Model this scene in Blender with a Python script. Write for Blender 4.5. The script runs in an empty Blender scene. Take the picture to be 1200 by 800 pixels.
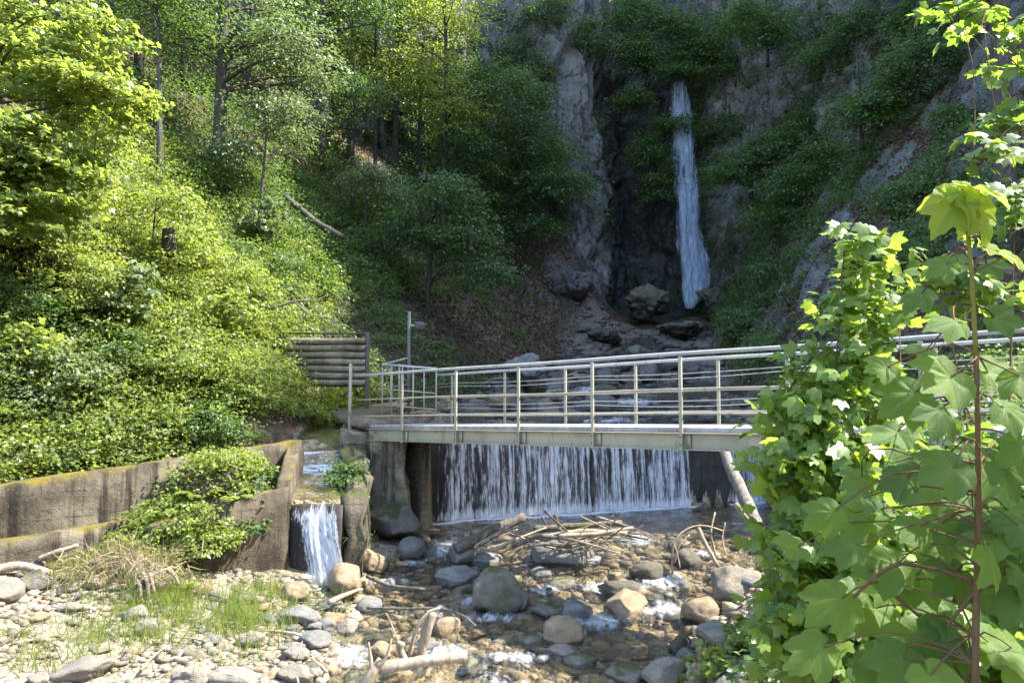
import bpy, bmesh, math, random
import numpy as np
from mathutils import Vector, Matrix, Quaternion

random.seed(7)
RNG = np.random.default_rng(11)
scene = bpy.context.scene
COL = scene.collection
R = math.radians

# ------------------------------------------------------------------ camera
F = 867.0; HOR = 458.0
PITCH = math.atan((HOR-400)/F)
CAM = np.array([0.0, 0.0, 3.0])
cd = bpy.data.cameras.new('camera'); cd.sensor_width = 36; cd.lens = F/1200*36
cd.clip_start = 0.05; cd.clip_end = 3000
cam = bpy.data.objects.new('camera', cd); COL.objects.link(cam)
cam.location = CAM; cam.rotation_euler = (math.pi/2+PITCH, 0, 0)
scene.camera = cam
cp, sp = math.cos(PITCH), math.sin(PITCH)

def ray(px, py):
    u = (px-600)/F; v = (400-py)/F
    return np.array([u, cp - sp*v, sp + cp*v])
def W(px, py, Y):
    d = ray(px, py); return CAM + d*(Y/d[1])

# ------------------------------------------------------------------ noise
def _hash(ix, iy, iz, seed):
    h = (ix.astype(np.int64)*374761393 + iy.astype(np.int64)*668265263 + iz.astype(np.int64)*2147483647 + seed*974711) & 0xffffffff
    h = ((h ^ (h >> 13))*1274126177) & 0xffffffff
    h = ((h ^ (h >> 16))*2246822519) & 0xffffffff
    h = h ^ (h >> 15)
    return (h & 0xffffff)/float(0xffffff)
def vn(p, seed=0):
    p = np.asarray(p, float); i = np.floor(p); f = p-i; f = f*f*f*(f*(f*6-15)+10)
    i = i.astype(np.int64); r = 0
    for dx in (0, 1):
        wx = f[..., 0] if dx else 1-f[..., 0]
        for dy in (0, 1):
            wy = f[..., 1] if dy else 1-f[..., 1]
            for dz in (0, 1):
                wz = f[..., 2] if dz else 1-f[..., 2]
                r = r + wx*wy*wz*_hash(i[..., 0]+dx, i[..., 1]+dy, i[..., 2]+dz, seed)
    return r*2-1
def fbm(p, oct=4, seed=0, gain=.5):
    p = np.asarray(p, float); a = 1.; r = 0; s = 0
    for o in range(oct):
        r = r + a*vn(p, seed+o*17); s += a; a *= gain; p = p*2.03+5.3
    return r/s
def P3(x, y, z=0):
    return np.stack(np.broadcast_arrays(np.asarray(x, float), np.asarray(y, float), np.asarray(z, float)), -1)
def smooth(a, b, x):
    t = np.clip((x-a)/(b-a), 0, 1); return t*t*(3-2*t)
def unit(v): return v/np.maximum(np.linalg.norm(v, axis=-1, keepdims=True), 1e-9)

# ------------------------------------------------------------------ mesh helpers
class MB:
    def __init__(s): s.v = []; s.f = []; s.n = 0
    def add(s, v, f):
        v = np.asarray(v, float).reshape(-1, 3)
        if isinstance(f, np.ndarray): s.f.append(f+s.n)
        else:
            by = {}
            for q in f: by.setdefault(len(q), []).append(q)
            for q in by.values(): s.f.append(np.array(q, int)+s.n)
        s.v.append(v); s.n += len(v)
    def mesh(s, name, smooth=False):
        v = np.concatenate(s.v); me = bpy.data.meshes.new(name)
        lv = np.concatenate([q.ravel() for q in s.f])
        tot = np.concatenate([np.full(len(q), q.shape[1]) for q in s.f])
        st = np.concatenate([[0], np.cumsum(tot)[:-1]])
        me.vertices.add(len(v)); me.vertices.foreach_set('co', v.astype(np.float32).ravel())
        me.loops.add(len(lv)); me.loops.foreach_set('vertex_index', lv.astype(np.int32))
        me.polygons.add(len(tot)); me.polygons.foreach_set('loop_start', st.astype(np.int32))
        if smooth: me.polygons.foreach_set('use_smooth', np.ones(len(tot), bool))
        me.update(calc_edges=True); me.validate()
        return me
    def obj(s, name, mat, parent=None, smooth=False, bevel=0, loc=None):
        me = s.mesh(name, smooth); me.materials.append(mat)
        return link(name, me, parent, bevel)
def link(name, me, parent=None, bevel=0):
    o = bpy.data.objects.new(name, me); COL.objects.link(o)
    if parent is not None:
        o.parent = parent; o.matrix_parent_inverse = parent_inv(parent)
    if bevel:
        m = o.modifiers.new('bevel', 'BEVEL'); m.width = bevel; m.segments = 2; m.limit_method = 'ANGLE'
    return o
def basis(o):
    return Matrix.LocRotScale(o.location, o.rotation_euler, o.scale)
def parent_inv(p): return basis(p).inverted()
def tag(o, label=None, cat=None, group=None, kind=None):
    if label: o['label'] = label
    if cat: o['category'] = cat
    if group: o['group'] = group
    if kind: o['kind'] = kind
    return o
def thing(name, label, cat, loc, group=None):
    o = bpy.data.objects.new(name, None); COL.objects.link(o); o.location = Vector(loc); o.empty_display_size = .2
    return tag(o, label, cat, group)

def tube_vf(path, rad, sides=8, cap=True, lump=0, seed=0):
    path = np.asarray(path, float); n = len(path)
    rad = np.broadcast_to(np.asarray(rad, float), (n,))
    t = np.gradient(path, axis=0); t = unit(t)
    up = np.array([0, 0, 1.]) if abs(t[0, 2]) < .9 else np.array([1., 0, 0])
    a = unit(np.cross(t[0], up)); A = [a]
    for i in range(1, n):
        a = A[-1]-t[i]*np.dot(A[-1], t[i]); A.append(unit(a))
    A = np.array(A); B = np.cross(t, A)
    th = np.linspace(0, 2*np.pi, sides, endpoint=False)
    ring = path[:, None]+rad[:, None, None]*(np.cos(th)[None, :, None]*A[:, None]+np.sin(th)[None, :, None]*B[:, None])
    if lump:
        d = ring-path[:, None]; nz = fbm(ring*(1/np.maximum(rad.mean()*2.2, .01)), 3, seed)
        ring = path[:, None]+d*(1+lump*nz[..., None])
    v = ring.reshape(-1, 3)
    i = np.arange(n-1)[:, None]*sides; j = np.arange(sides)[None]; k = (j+1) % sides
    f = np.stack([i+j, i+k, i+sides+k, i+sides+j], -1).reshape(-1, 4)
    fs = [list(q) for q in f]
    if cap:
        v = np.vstack([v, path[0], path[-1]]); c0, c1 = n*sides, n*sides+1
        for q in range(sides):
            fs.append([c0, (q+1) % sides, q]); fs.append([c1, (n-1)*sides+q, (n-1)*sides+(q+1) % sides])
    return v, fs
def box_vf(c, ax, ay, az, h):
    c = np.asarray(c, float); ax, ay, az = [unit(np.asarray(q, float)) for q in (ax, ay, az)]
    v = [c+sx*h[0]*ax+sy*h[1]*ay+sz*h[2]*az for sx in (-1, 1) for sy in (-1, 1) for sz in (-1, 1)]
    return np.array(v), [[0, 1, 3, 2], [4, 6, 7, 5], [0, 4, 5, 1], [2, 3, 7, 6], [0, 2, 6, 4], [1, 5, 7, 3]]
def bar_vf(a, b, w, h, up=(0, 0, 1)):
    a = np.asarray(a, float); b = np.asarray(b, float); d = b-a; L = np.linalg.norm(d); d = d/L
    s = unit(np.cross(d, np.asarray(up, float))); u = np.cross(s, d)
    return box_vf((a+b)/2, d, s, u, (L/2, w/2, h/2))
def grid_vf(V):
    n, m = V.shape[:2]
    i = np.arange(n-1)[:, None]*m; j = np.arange(m-1)[None]
    f = np.stack([i+j, i+j+1, i+m+j+1, i+m+j], -1).reshape(-1, 4)
    return V.reshape(-1, 3), f

# ------------------------------------------------------------------ materials
def new_mat(name):
    m = bpy.data.materials.new(name); m.use_nodes = True
    nt = m.node_tree; nt.nodes.clear()
    out = nt.nodes.new('ShaderNodeOutputMaterial')
    return m, nt, out
class N:
    def __init__(s, nt): s.nt = nt
    def node(s, t, **k):
        n = s.nt.nodes.new(t)
        for a, b in k.items(): setattr(n, a, b)
        return n
    def l(s, a, b): s.nt.links.new(a, b)
    def val(s, sock, v):
        if hasattr(v, 'is_linked') or hasattr(v, 'links'): s.l(v, sock)
        else: sock.default_value = v
    def coord(s, kind='Object', scale=(1, 1, 1)):
        tc = s.node('ShaderNodeTexCoord'); mp = s.node('ShaderNodeMapping')
        s.l(tc.outputs[kind], mp.inputs[0]); mp.inputs['Scale'].default_value = scale
        return mp.outputs[0]
    def pos(s, scale=(1, 1, 1)):
        g = s.node('ShaderNodeNewGeometry'); mp = s.node('ShaderNodeMapping')
        s.l(g.outputs['Position'], mp.inputs[0]); mp.inputs['Scale'].default_value = scale
        return mp.outputs[0]
    def noise(s, vec, scale, detail=5, rough=.55, dist=0):
        n = s.node('ShaderNodeTexNoise'); s.l(vec, n.inputs['Vector'])
        n.inputs['Scale'].default_value = scale; n.inputs['Detail'].default_value = detail
        n.inputs['Roughness'].default_value = rough; n.inputs['Distortion'].default_value = dist
        return n.outputs['Fac']
    def vor(s, vec, scale, feature='F1', out='Distance'):
        n = s.node('ShaderNodeTexVoronoi', feature=feature); s.l(vec, n.inputs['Vector']); n.inputs['Scale'].default_value = scale
        return n.outputs[out]
    def ramp(s, fac, stops):
        n = s.node('ShaderNodeValToRGB'); s.l(fac, n.inputs[0]); e = n.color_ramp.elements
        while len(e) < len(stops): e.new(.5)
        for q, (p, c) in zip(e, stops):
            q.position = p; q.color = (*c, 1) if len(c) == 3 else c
        return n.outputs[0]
    def step(s, fac, a, b):
        n = s.node('ShaderNodeMapRange', interpolation_type='SMOOTHSTEP'); s.l(fac, n.inputs[0])
        n.inputs[1].default_value = a; n.inputs[2].default_value = b
        return n.outputs[0]
    def math(s, op, a, b=0.):
        n = s.node('ShaderNodeMath', operation=op); s.val(n.inputs[0], a); s.val(n.inputs[1], b); return n.outputs[0]
    def mix(s, fac, a, b, mode='MIX'):
        n = s.node('ShaderNodeMix', data_type='RGBA', blend_type=mode)
        s.val(n.inputs[0], fac)
        for sock, v in ((n.inputs[6], a), (n.inputs[7], b)):
            if isinstance(v, tuple): sock.default_value = (*v, 1)
            else: s.l(v, sock)
        return n.outputs[2]
    def bump(s, h, strength=.5, dist=.05, normal=None):
        n = s.node('ShaderNodeBump'); s.l(h, n.inputs['Height']); n.inputs['Strength'].default_value = strength
        n.inputs['Distance'].default_value = dist
        if normal: s.l(normal, n.inputs['Normal'])
        return n.outputs[0]
    def bsdf(s, color, rough=.8, normal=None, spec=.3, metal=0):
        n = s.node('ShaderNodeBsdfPrincipled')
        if isinstance(color, tuple): n.inputs['Base Color'].default_value = (*color, 1)
        else: s.l(color, n.inputs['Base Color'])
        s.val(n.inputs['Roughness'], rough); s.val(n.inputs['Specular IOR Level'], spec); s.val(n.inputs['Metallic'], metal)
        if normal: s.l(normal, n.inputs['Normal'])
        return n
    def nz(s):
        g = s.node('ShaderNodeNewGeometry'); x = s.node('ShaderNodeSeparateXYZ'); s.l(g.outputs['Normal'], x.inputs[0]); return x.outputs['Z']
    def attr(s, name):
        a = s.node('ShaderNodeAttribute', attribute_name=name); return a.outputs['Fac']
    def island(s): return s.node('ShaderNodeNewGeometry').outputs['Random Per Island']
    def orand(s): return s.node('ShaderNodeObjectInfo').outputs['Random']

def leaf_mat(name, cols, trans, tfac=.42, rough=.42, veins=False):
    m, nt, out = new_mat(name); n = N(nt)
    isl = n.island() if not veins else n.orand()
    c = n.ramp(isl, [(i/(len(cols)-1), q) for i, q in enumerate(cols)])
    t = n.ramp(isl, [(0, tuple(x*.8 for x in trans)), (1, tuple(min(1, x*1.2) for x in trans))])
    nrm = None
    if veins:
        v = n.coord('Object')
        nz_ = n.noise(v, 30, 3); c = n.mix(n.step(nz_, .35, .75), c, n.mix(.35, c, (.16, .19, .05)))
        sx_ = n.node('ShaderNodeSeparateXYZ'); n.l(v, sx_.inputs[0])
        ph = n.math('ADD', n.math('SUBTRACT', sx_.outputs['Y'], n.math('MULTIPLY', n.math('ABSOLUTE', sx_.outputs['X']), .75)), n.math('MULTIPLY', n.noise(v, 4, 2), .12))
        sec = n.math('SUBTRACT', 1.0, n.step(n.math('ABSOLUTE', n.math('SUBTRACT', n.math('FRACT', n.math('MULTIPLY', ph, 9.)), .5)), .0, .12))
        c = n.mix(n.math('MULTIPLY', sec, .28), c, (.17, .22, .07))
        c = n.mix(n.math('MULTIPLY', n.step(n.noise(v, 7, 5, .7), .66, .74), .5), c, (.13, .10, .03))
        a = n.math('MAXIMUM', n.attr('vein'), n.math('MULTIPLY', sec, .35)); c = n.mix(n.math('MULTIPLY', a, .55), c, (.20, .25, .08))
        nrm = n.bump(n.math('ADD', n.noise(v, 45, 3), n.math('MULTIPLY', a, -1.2)), .45, .004)
    b = n.bsdf(c, rough, nrm, .45 if not veins else .28)
    tr = n.node('ShaderNodeBsdfTranslucent'); n.l(t, tr.inputs[0])
    mx = n.node('ShaderNodeMixShader'); mx.inputs[0].default_value = tfac
    n.l(b.outputs[0], mx.inputs[1]); n.l(tr.outputs[0], mx.inputs[2]); n.l(mx.outputs[0], out.inputs[0])
    return m

def rock_mat(name, dark, mid, light, moss=.5, scale=1., coord='pos', blue=False, litter=False, wetattr=False, mosscol=(.045, .07, .012)):
    m, nt, out = new_mat(name); n = N(nt)
    v = n.pos() if coord == 'pos' else n.coord('Object')
    big = n.noise(v, .35*scale, 4); med = n.noise(v, 1.6*scale, 8, .65); fine = n.noise(v, 9*scale, 6, .7)
    c = n.ramp(med, [(.25, dark), (.5, mid), (.75, light)])
    c = n.mix(n.step(big, .35, .7), c, n.mix(.5, c, mid))
    st = n.noise(n.pos((2.2*scale, 2.2*scale, .18*scale)) if coord == 'pos' else v, 1.0, 5, .6)
    c = n.mix(n.math('MULTIPLY', n.step(st, .52, .72), .55), c, tuple(x*.45 for x in dark))
    crack = n.math('ABSOLUTE', n.math('SUBTRACT', n.noise(n.pos((1, 1, .45)) if coord == 'pos' else v, 1.3*scale, 6, .6, .8), .5))
    ck = n.math('MULTIPLY', n.step(n.math('ADD', crack, n.math('MULTIPLY', n.math('SUBTRACT', fine, .5), .08)), .0, .03), 1.0)
    c = n.mix(n.math('MULTIPLY', n.math('SUBTRACT', 1.0, ck), .75), c, tuple(x*.4 for x in dark))
    lich = n.step(n.noise(v, 5*scale, 3), .62, .72)
    c = n.mix(n.math('MULTIPLY', lich, .3), c, tuple(min(1, x*1.25) for x in light))
    c = n.mix(n.math('MULTIPLY', n.step(fine, .3, .75), .35), c, tuple(x*1.1 for x in light))
    if moss > 0:
        mk = n.math('ADD', n.math('MULTIPLY', n.nz(), .55), n.noise(v, 1.1*scale, 6, .65))
        mk = n.step(mk, 1.05-moss*.5, 1.22-moss*.5)
        mc = n.mix(n.noise(v, 7*scale, 4), mosscol, tuple(x*2.2 for x in mosscol))
        c = n.mix(mk, c, mc)
    rough = .85
    if litter:
        lk = n.step(n.math('ADD', n.math('MULTIPLY', n.nz(), .9), n.math('MULTIPLY', n.noise(v, .8, 6), .5)), .72, .92)
        lc = n.ramp(n.vor(v, 9, 'F1', 'Color'), [(.1, (.04, .025, .015)), (.5, (.10, .062, .04)), (.9, (.17, .12, .085))])
        c = n.mix(lk, c, lc)
    if wetattr:
        w = n.attr('wet'); c = n.mix(n.math('MULTIPLY', w, .78), c, (.012, .013, .016)); 
        rough = n.math('SUBTRACT', .85, n.math('MULTIPLY', w, .35))
    h = n.math('ADD', n.math('MULTIPLY', med, 1.2), n.math('ADD', n.math('MULTIPLY', fine, .35), n.math('MULTIPLY', ck, .35)))
    b = n.bsdf(c, rough, n.bump(h, .8, .12/scale), .25); n.l(b.outputs[0], out.inputs[0])
    return m

def stone_mat(name, dark, light, warm, moss=0., wet=False):
    m, nt, out = new_mat(name); n = N(nt)
    v = n.coord('Object'); r = n.orand(); g = n.node('ShaderNodeVectorMath', operation='ADD')
    cx = n.node('ShaderNodeCombineXYZ'); n.l(n.math('MULTIPLY', r, 40), cx.inputs[0]); n.l(v, g.inputs[0]); n.l(cx.outputs[0], g.inputs[1]); v2 = g.outputs[0]
    c = n.ramp(n.noise(v2, 2.2, 8, .65), [(.3, dark), (.7, light)])
    c = n.mix(n.math('MULTIPLY', n.step(n.noise(v2, .9, 4), .4, .7), .7), c, warm)
    c = n.mix(n.ramp(r, [(0, (.25, .25, .25)), (1, (0, 0, 0))]), c, dark)
    c = n.mix(n.math('MULTIPLY', n.step(n.noise(v2, 14, 4, .7), .55, .75), .35), c, tuple(x*.5 for x in dark))
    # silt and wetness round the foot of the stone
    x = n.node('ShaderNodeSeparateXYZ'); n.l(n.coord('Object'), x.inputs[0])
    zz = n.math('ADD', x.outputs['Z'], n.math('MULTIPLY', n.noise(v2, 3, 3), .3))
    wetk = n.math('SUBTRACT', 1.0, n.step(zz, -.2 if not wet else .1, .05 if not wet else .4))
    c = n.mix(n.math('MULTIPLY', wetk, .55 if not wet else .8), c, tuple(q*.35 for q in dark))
    if moss:
        mk = n.step(n.math('ADD', n.math('MULTIPLY', n.nz(), .5), n.noise(v2, 1.6, 6, .65)), 1.1-moss*.5, 1.25-moss*.5)
        c = n.mix(mk, c, n.mix(n.noise(v2, 9, 4), (.035, .042, .012), (.085, .085, .024)))
    h = n.math('ADD', n.noise(v2, 5, 8, .7), n.math('MULTIPLY', n.noise(v2, 22, 4, .6), .35))
    rg = n.math('SUBTRACT', .85, n.math('MULTIPLY', wetk, .5))
    b = n.bsdf(c, rg, n.bump(h, .7, .06), .35); n.l(b.outputs[0], out.inputs[0])
    return m

def concrete_mat(name, base, stain, moss=.4, mosscol=(.09, .075, .012), dk=.6):
    m, nt, out = new_mat(name); n = N(nt); v = n.pos()
    c = n.mix(n.step(n.noise(v, 1.3, 7, .65), .35, .65), base, stain)
    st = n.noise(n.pos((5.5, 5.5, .45)), 1.0, 6, .65)
    c = n.mix(n.math('MULTIPLY', n.step(st, .46, .62), dk), c, tuple(x*.25 for x in stain))
    c = n.mix(n.math('MULTIPLY', n.step(n.noise(v, 6, 6, .7), .55, .7), .5), c, tuple(x*.45 for x in stain))
    c = n.mix(n.math('MULTIPLY', n.step(n.noise(v, 30, 3), .6, .75), .4), c, tuple(min(1, x*1.4) for x in base))
    sx_ = n.node('ShaderNodeSeparateXYZ'); n.l(n.pos(), sx_.inputs[0]); fz = n.math('FRACT', n.math('ADD', n.math('MULTIPLY', sx_.outputs['Z'], 2.6), n.math('MULTIPLY', n.noise(v, .8, 2), .3)))
    fl = n.math('MULTIPLY', n.step(n.math('ABSOLUTE', n.math('SUBTRACT', fz, .5)), .455, .49), n.step(n.noise(v, 3.7, 4), .4, .55))
    c = n.mix(n.math('MULTIPLY', fl, .55), c, tuple(x*.35 for x in stain))
    mk = n.math('ADD', n.math('MULTIPLY', n.nz(), .5), n.noise(v, 2.3, 7, .7))
    mk = n.math('MULTIPLY', n.step(mk, 1.0-moss*.5, 1.2-moss*.5), n.step(n.noise(v, 3.1, 6, .7), .38, .58))
    c = n.mix(mk, c, n.mix(n.noise(v, 14, 4), mosscol, (mosscol[0]*2, mosscol[1]*1.9, mosscol[2]*1.6)))
    h = n.math('ADD', n.noise(v, 4, 8, .7), n.math('MULTIPLY', n.noise(v, 40, 3), .25))
    b = n.bsdf(c, .9, n.bump(h, .8, .05), .2); n.l(b.outputs[0], out.inputs[0])
    return m

def bark_mat(name, dark, light, moss=.3):
    m, nt, out = new_mat(name); n = N(nt)
    v = n.pos((6, 6, 1.2)); nz_ = n.noise(v, 2.5, 7, .65)
    c = n.ramp(nz_, [(.3, dark), (.7, light)])
    c = n.mix(n.step(n.noise(n.pos(), 1.5, 5), .62-moss*.2, .8-moss*.2), c, (.06, .075, .015))
    b = n.bsdf(c, .9, n.bump(nz_, .9, .03), .2); n.l(b.outputs[0], out.inputs[0])
    return m

def paint_mat(name, col, rust=.3):
    m, nt, out = new_mat(name); n = N(nt); v = n.pos()
    c = n.mix(n.step(n.noise(v, 2.2, 7, .65), .4, .7), col, tuple(x*.78 for x in col))
    c = n.mix(n.math('MULTIPLY', n.step(n.noise(n.pos((5, 5, .8)), 1.3, 6, .65), .56, .7), .6), c, (.12, .10, .065))
    rk = n.step(n.noise(v, 5, 8, .7), .72-rust*.25, .8-rust*.25)
    c = n.mix(n.math('MULTIPLY', rk, .75), c, n.mix(n.noise(v, 20, 3), (.16, .07, .025), (.09, .05, .03)))
    b = n.bsdf(c, .55, n.bump(n.noise(v, 25, 4), .3, .01), .4); n.l(b.outputs[0], out.inputs[0])
    return m

M = {}
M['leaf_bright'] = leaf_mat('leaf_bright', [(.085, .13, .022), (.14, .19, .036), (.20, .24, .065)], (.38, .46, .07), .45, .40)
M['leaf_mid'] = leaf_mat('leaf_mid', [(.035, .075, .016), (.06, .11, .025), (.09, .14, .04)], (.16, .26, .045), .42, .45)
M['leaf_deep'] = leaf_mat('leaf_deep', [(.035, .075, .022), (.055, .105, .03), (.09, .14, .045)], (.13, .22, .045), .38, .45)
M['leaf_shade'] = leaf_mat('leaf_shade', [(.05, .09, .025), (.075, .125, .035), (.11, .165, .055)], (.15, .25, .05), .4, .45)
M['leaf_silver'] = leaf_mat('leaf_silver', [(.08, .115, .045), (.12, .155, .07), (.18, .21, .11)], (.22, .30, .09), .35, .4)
M['leaf_maple'] = leaf_mat('leaf_maple', [(.055, .11, .022), (.085, .15, .03), (.13, .19, .035)], (.30, .45, .05), .46, .42)
M['leaf_maple2'] = leaf_mat('leaf_maple2', [(.075, .135, .022), (.115, .185, .032), (.17, .225, .04)], (.38, .52, .06), .48, .42)
M['leaf_near'] = leaf_mat('leaf_near', [(.045, .105, .024), (.07, .14, .028), (.11, .175, .03)], (.32, .52, .05), .52, .5, True)
M['leaf_young'] = leaf_mat('leaf_young', [(.18, .26, .03), (.22, .29, .035), (.26, .32, .045)], (.58, .70, .08), .58, .5, True)
M['leaf_youngcrown'] = leaf_mat('leaf_youngcrown', [(.09, .15, .025), (.12, .18, .03), (.16, .21, .04)], (.32, .44, .05), .48, .4)
M['leaf_dead'] = leaf_mat('leaf_dead', [(.05, .03, .02), (.12, .075, .05), (.20, .14, .10)], (.10, .06, .03), .15, .7)
M['grass'] = leaf_mat('grass', [(.10, .16, .025), (.15, .20, .035), (.22, .22, .07)], (.34, .42, .08), .4, .5)
M['dry_grass'] = leaf_mat('dry_grass', [(.22, .17, .09), (.30, .24, .13), (.2, .19, .06)], (.25, .20, .1), .3, .6)
M['cliff'] = rock_mat('cliff', (.045, .043, .040), (.112, .108, .101), (.235, .228, .215), .42, .55, litter=True, wetattr=True)
M['outcrop'] = rock_mat('outcrop', (.06, .062, .06), (.15, .152, .15), (.30, .30, .30), .62, 1.2, litter=True)
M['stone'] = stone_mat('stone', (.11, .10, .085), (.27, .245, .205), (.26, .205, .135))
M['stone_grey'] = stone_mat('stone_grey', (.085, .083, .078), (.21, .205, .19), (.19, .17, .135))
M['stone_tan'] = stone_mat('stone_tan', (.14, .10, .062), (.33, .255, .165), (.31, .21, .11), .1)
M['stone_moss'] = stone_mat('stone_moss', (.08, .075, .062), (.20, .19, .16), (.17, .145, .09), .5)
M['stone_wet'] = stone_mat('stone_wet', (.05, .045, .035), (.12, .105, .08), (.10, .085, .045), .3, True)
M['wall'] = concrete_mat('wall', (.15, .128, .09), (.045, .038, .027), .5, (.075, .062, .012), .85)
M['slab'] = concrete_mat('slab', (.12, .095, .065), (.062, .05, .034), .25, dk=.4)
M['abut'] = concrete_mat('abut', (.30, .25, .165), (.13, .10, .068), .3, (.06, .06, .015), .8)
M['wing'] = concrete_mat('wing', (.12, .10, .07), (.06, .052, .036), .45, (.03, .04, .01))
M['weirwall'] = concrete_mat('weirwall', (.06, .055, .048), (.035, .03, .028), .2, (.02, .025, .01))
M['bark'] = bark_mat('bark', (.035, .03, .025), (.13, .115, .095), .3)
M['bark_light'] = bark_mat('bark_light', (.09, .08, .065), (.24, .22, .19), .2)
M['bark_dark'] = bark_mat('bark_dark', (.02, .018, .014), (.06, .052, .042), .35)
M['stem_green'] = bark_mat('stem_green', (.16, .15, .03), (.26, .24, .06), .0)
M['stem_red'] = bark_mat('stem_red', (.10, .06, .03), (.17, .10, .05), .1)
M['drift'] = bark_mat('drift', (.15, .115, .08), (.38, .31, .23), .0)
M['drift_dark'] = bark_mat('drift_dark', (.05, .042, .032), (.17, .145, .115), .25)
M['paint'] = paint_mat('paint', (.33, .305, .225), .55)
M['pole'] = paint_mat('pole', (.13, .13, .13), .15)
M['paint_beam'] = paint_mat('paint_beam', (.35, .315, .22), .5)
M['galv'] = paint_mat('galv', (.38, .38, .36), .1)
M['path'] = concrete_mat('path', (.22, .165, .12), (.13, .095, .065), .3, (.05, .06, .015), .5)
M['stone_dark'] = stone_mat('stone_dark', (.045, .043, .04), (.15, .145, .138), (.12, .10, .075), .2)
M['deck'] = concrete_mat('deck', (.36, .35, .34), (.24, .23, .22), .0, dk=.3)
M['gate_rail'] = concrete_mat('gate_rail', (.30, .25, .175), (.15, .12, .08), .1, (.12, .11, .03), .3)
M['dark_steel'] = paint_mat('dark_steel', (.07, .065, .06), .4)

def ground_mat():
    m, nt, out = new_mat('ground'); n = N(nt); v = n.pos()
    soil = n.ramp(n.noise(v, 3, 8, .7), [(.3, (.035, .026, .017)), (.7, (.09, .068, .045))])
    litter = n.ramp(n.vor(v, 8, 'F1', 'Color'), [(.1, (.035, .024, .016)), (.5, (.085, .058, .042)), (.9, (.17, .125, .095))])
    litter = n.mix(n.step(n.noise(v, .9, 6, .65), .5, .65), litter, (.05, .065, .018))
    peb = n.vor(v, 16, 'F1', 'Color'); pd = n.vor(v, 16)
    grav = n.ramp(peb, [(.1, (.12, .10, .075)), (.5, (.21, .18, .135)), (.9, (.31, .275, .22))])
    grav = n.mix(n.step(n.noise(v, 2, 6, .6), .5, .7), grav, (.20, .165, .11))
    bed = n.ramp(n.vor(v, 9, 'F1', 'Color'), [(.1, (.13, .105, .07)), (.5, (.26, .205, .13)), (.9, (.40, .33, .22))])
    bed = n.mix(n.step(n.noise(v, 1.6, 6, .6), .45, .65), bed, (.13, .10, .055))
    c = n.mix(n.attr('litter'), soil, litter)
    rk = n.ramp(n.noise(v, 2.2, 8, .68), [(.28, (.055, .057, .055)), (.5, (.13, .133, .13)), (.75, (.27, .275, .27))])
    rk = n.mix(n.step(n.noise(v, 1.1, 6, .65), .5, .66), rk, (.045, .06, .02))
    rf = n.step(n.math('ADD', n.nz(), n.math('MULTIPLY', n.math('SUBTRACT', n.noise(v, 1.4, 5), .5), .5)), .58, .46)
    c = n.mix(n.math('MULTIPLY', rf, n.attr('litter')), c, rk); c = n.mix(n.attr('gravel'), c, grav); c = n.mix(n.attr('bed'), c, bed)
    h = n.math('ADD', n.math('MULTIPLY', n.vor(v, 16), -1.), n.math('ADD', n.noise(v, 5, 8, .7), n.math('MULTIPLY', n.vor(v, 9), -.6)))
    b = n.bsdf(c, .92, n.bump(h, .8, .06), .15); n.l(b.outputs[0], out.inputs[0]); return m
M['ground'] = ground_mat()

def water_mat(name='water', bs=.9):
    m, nt, out = new_mat(name); n = N(nt); v = n.pos((1, .8, 1))
    h = n.math('ADD', n.noise(v, 3.2, 3, .5, .6), n.math('ADD', n.math('MULTIPLY', n.noise(v, 10, 3, .55, .4), .35), n.math('MULTIPLY', n.noise(v, 28, 2), .1)))
    nb = n.bump(h, bs, .09)
    gl = n.node('ShaderNodeBsdfGlossy'); gl.inputs['Roughness'].default_value = .10; n.l(nb, gl.inputs['Normal'])
    gl.inputs['Color'].default_value = (.95, .97, 1, 1)
    tr = n.node('ShaderNodeBsdfTransparent'); tr.inputs[0].default_value = (.86, .85, .77, 1)
    fr = n.node('ShaderNodeFresnel'); fr.inputs[0].default_value = 1.33; n.l(nb, fr.inputs[1])
    mx = n.node('ShaderNodeMixShader'); n.l(n.math('ADD', n.math('MULTIPLY', fr.outputs[0], 1.25 if bs > .5 else .6), .05 if bs > .5 else 0.), mx.inputs[0]); n.l(tr.outputs[0], mx.inputs[1]); n.l(gl.outputs[0], mx.inputs[2])
    fo = n.bsdf((.62, .66, .70), .5, n.bump(n.noise(v, 22, 5, .7), 1, .05), .3)
    fk = n.math('ADD', n.math('MULTIPLY', n.attr('foam'), 1.05), n.math('MULTIPLY', n.math('SUBTRACT', n.noise(n.pos((1, .45, 1)), 8, 9, .72, .4), .5), 3.2))
    fk = n.math('MULTIPLY', n.step(fk, .35, 1.3), n.step(n.attr('foam'), .02, .2))
    m2 = n.node('ShaderNodeMixShader'); n.l(n.math('MULTIPLY', fk, .62), m2.inputs[0]); n.l(mx.outputs[0], m2.inputs[1]); n.l(fo.outputs[0], m2.inputs[2])
    n.l(m2.outputs[0], out.inputs[0]); return m
M['water'] = water_mat(); M['water_calm'] = water_mat('water_calm', .25)

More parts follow.
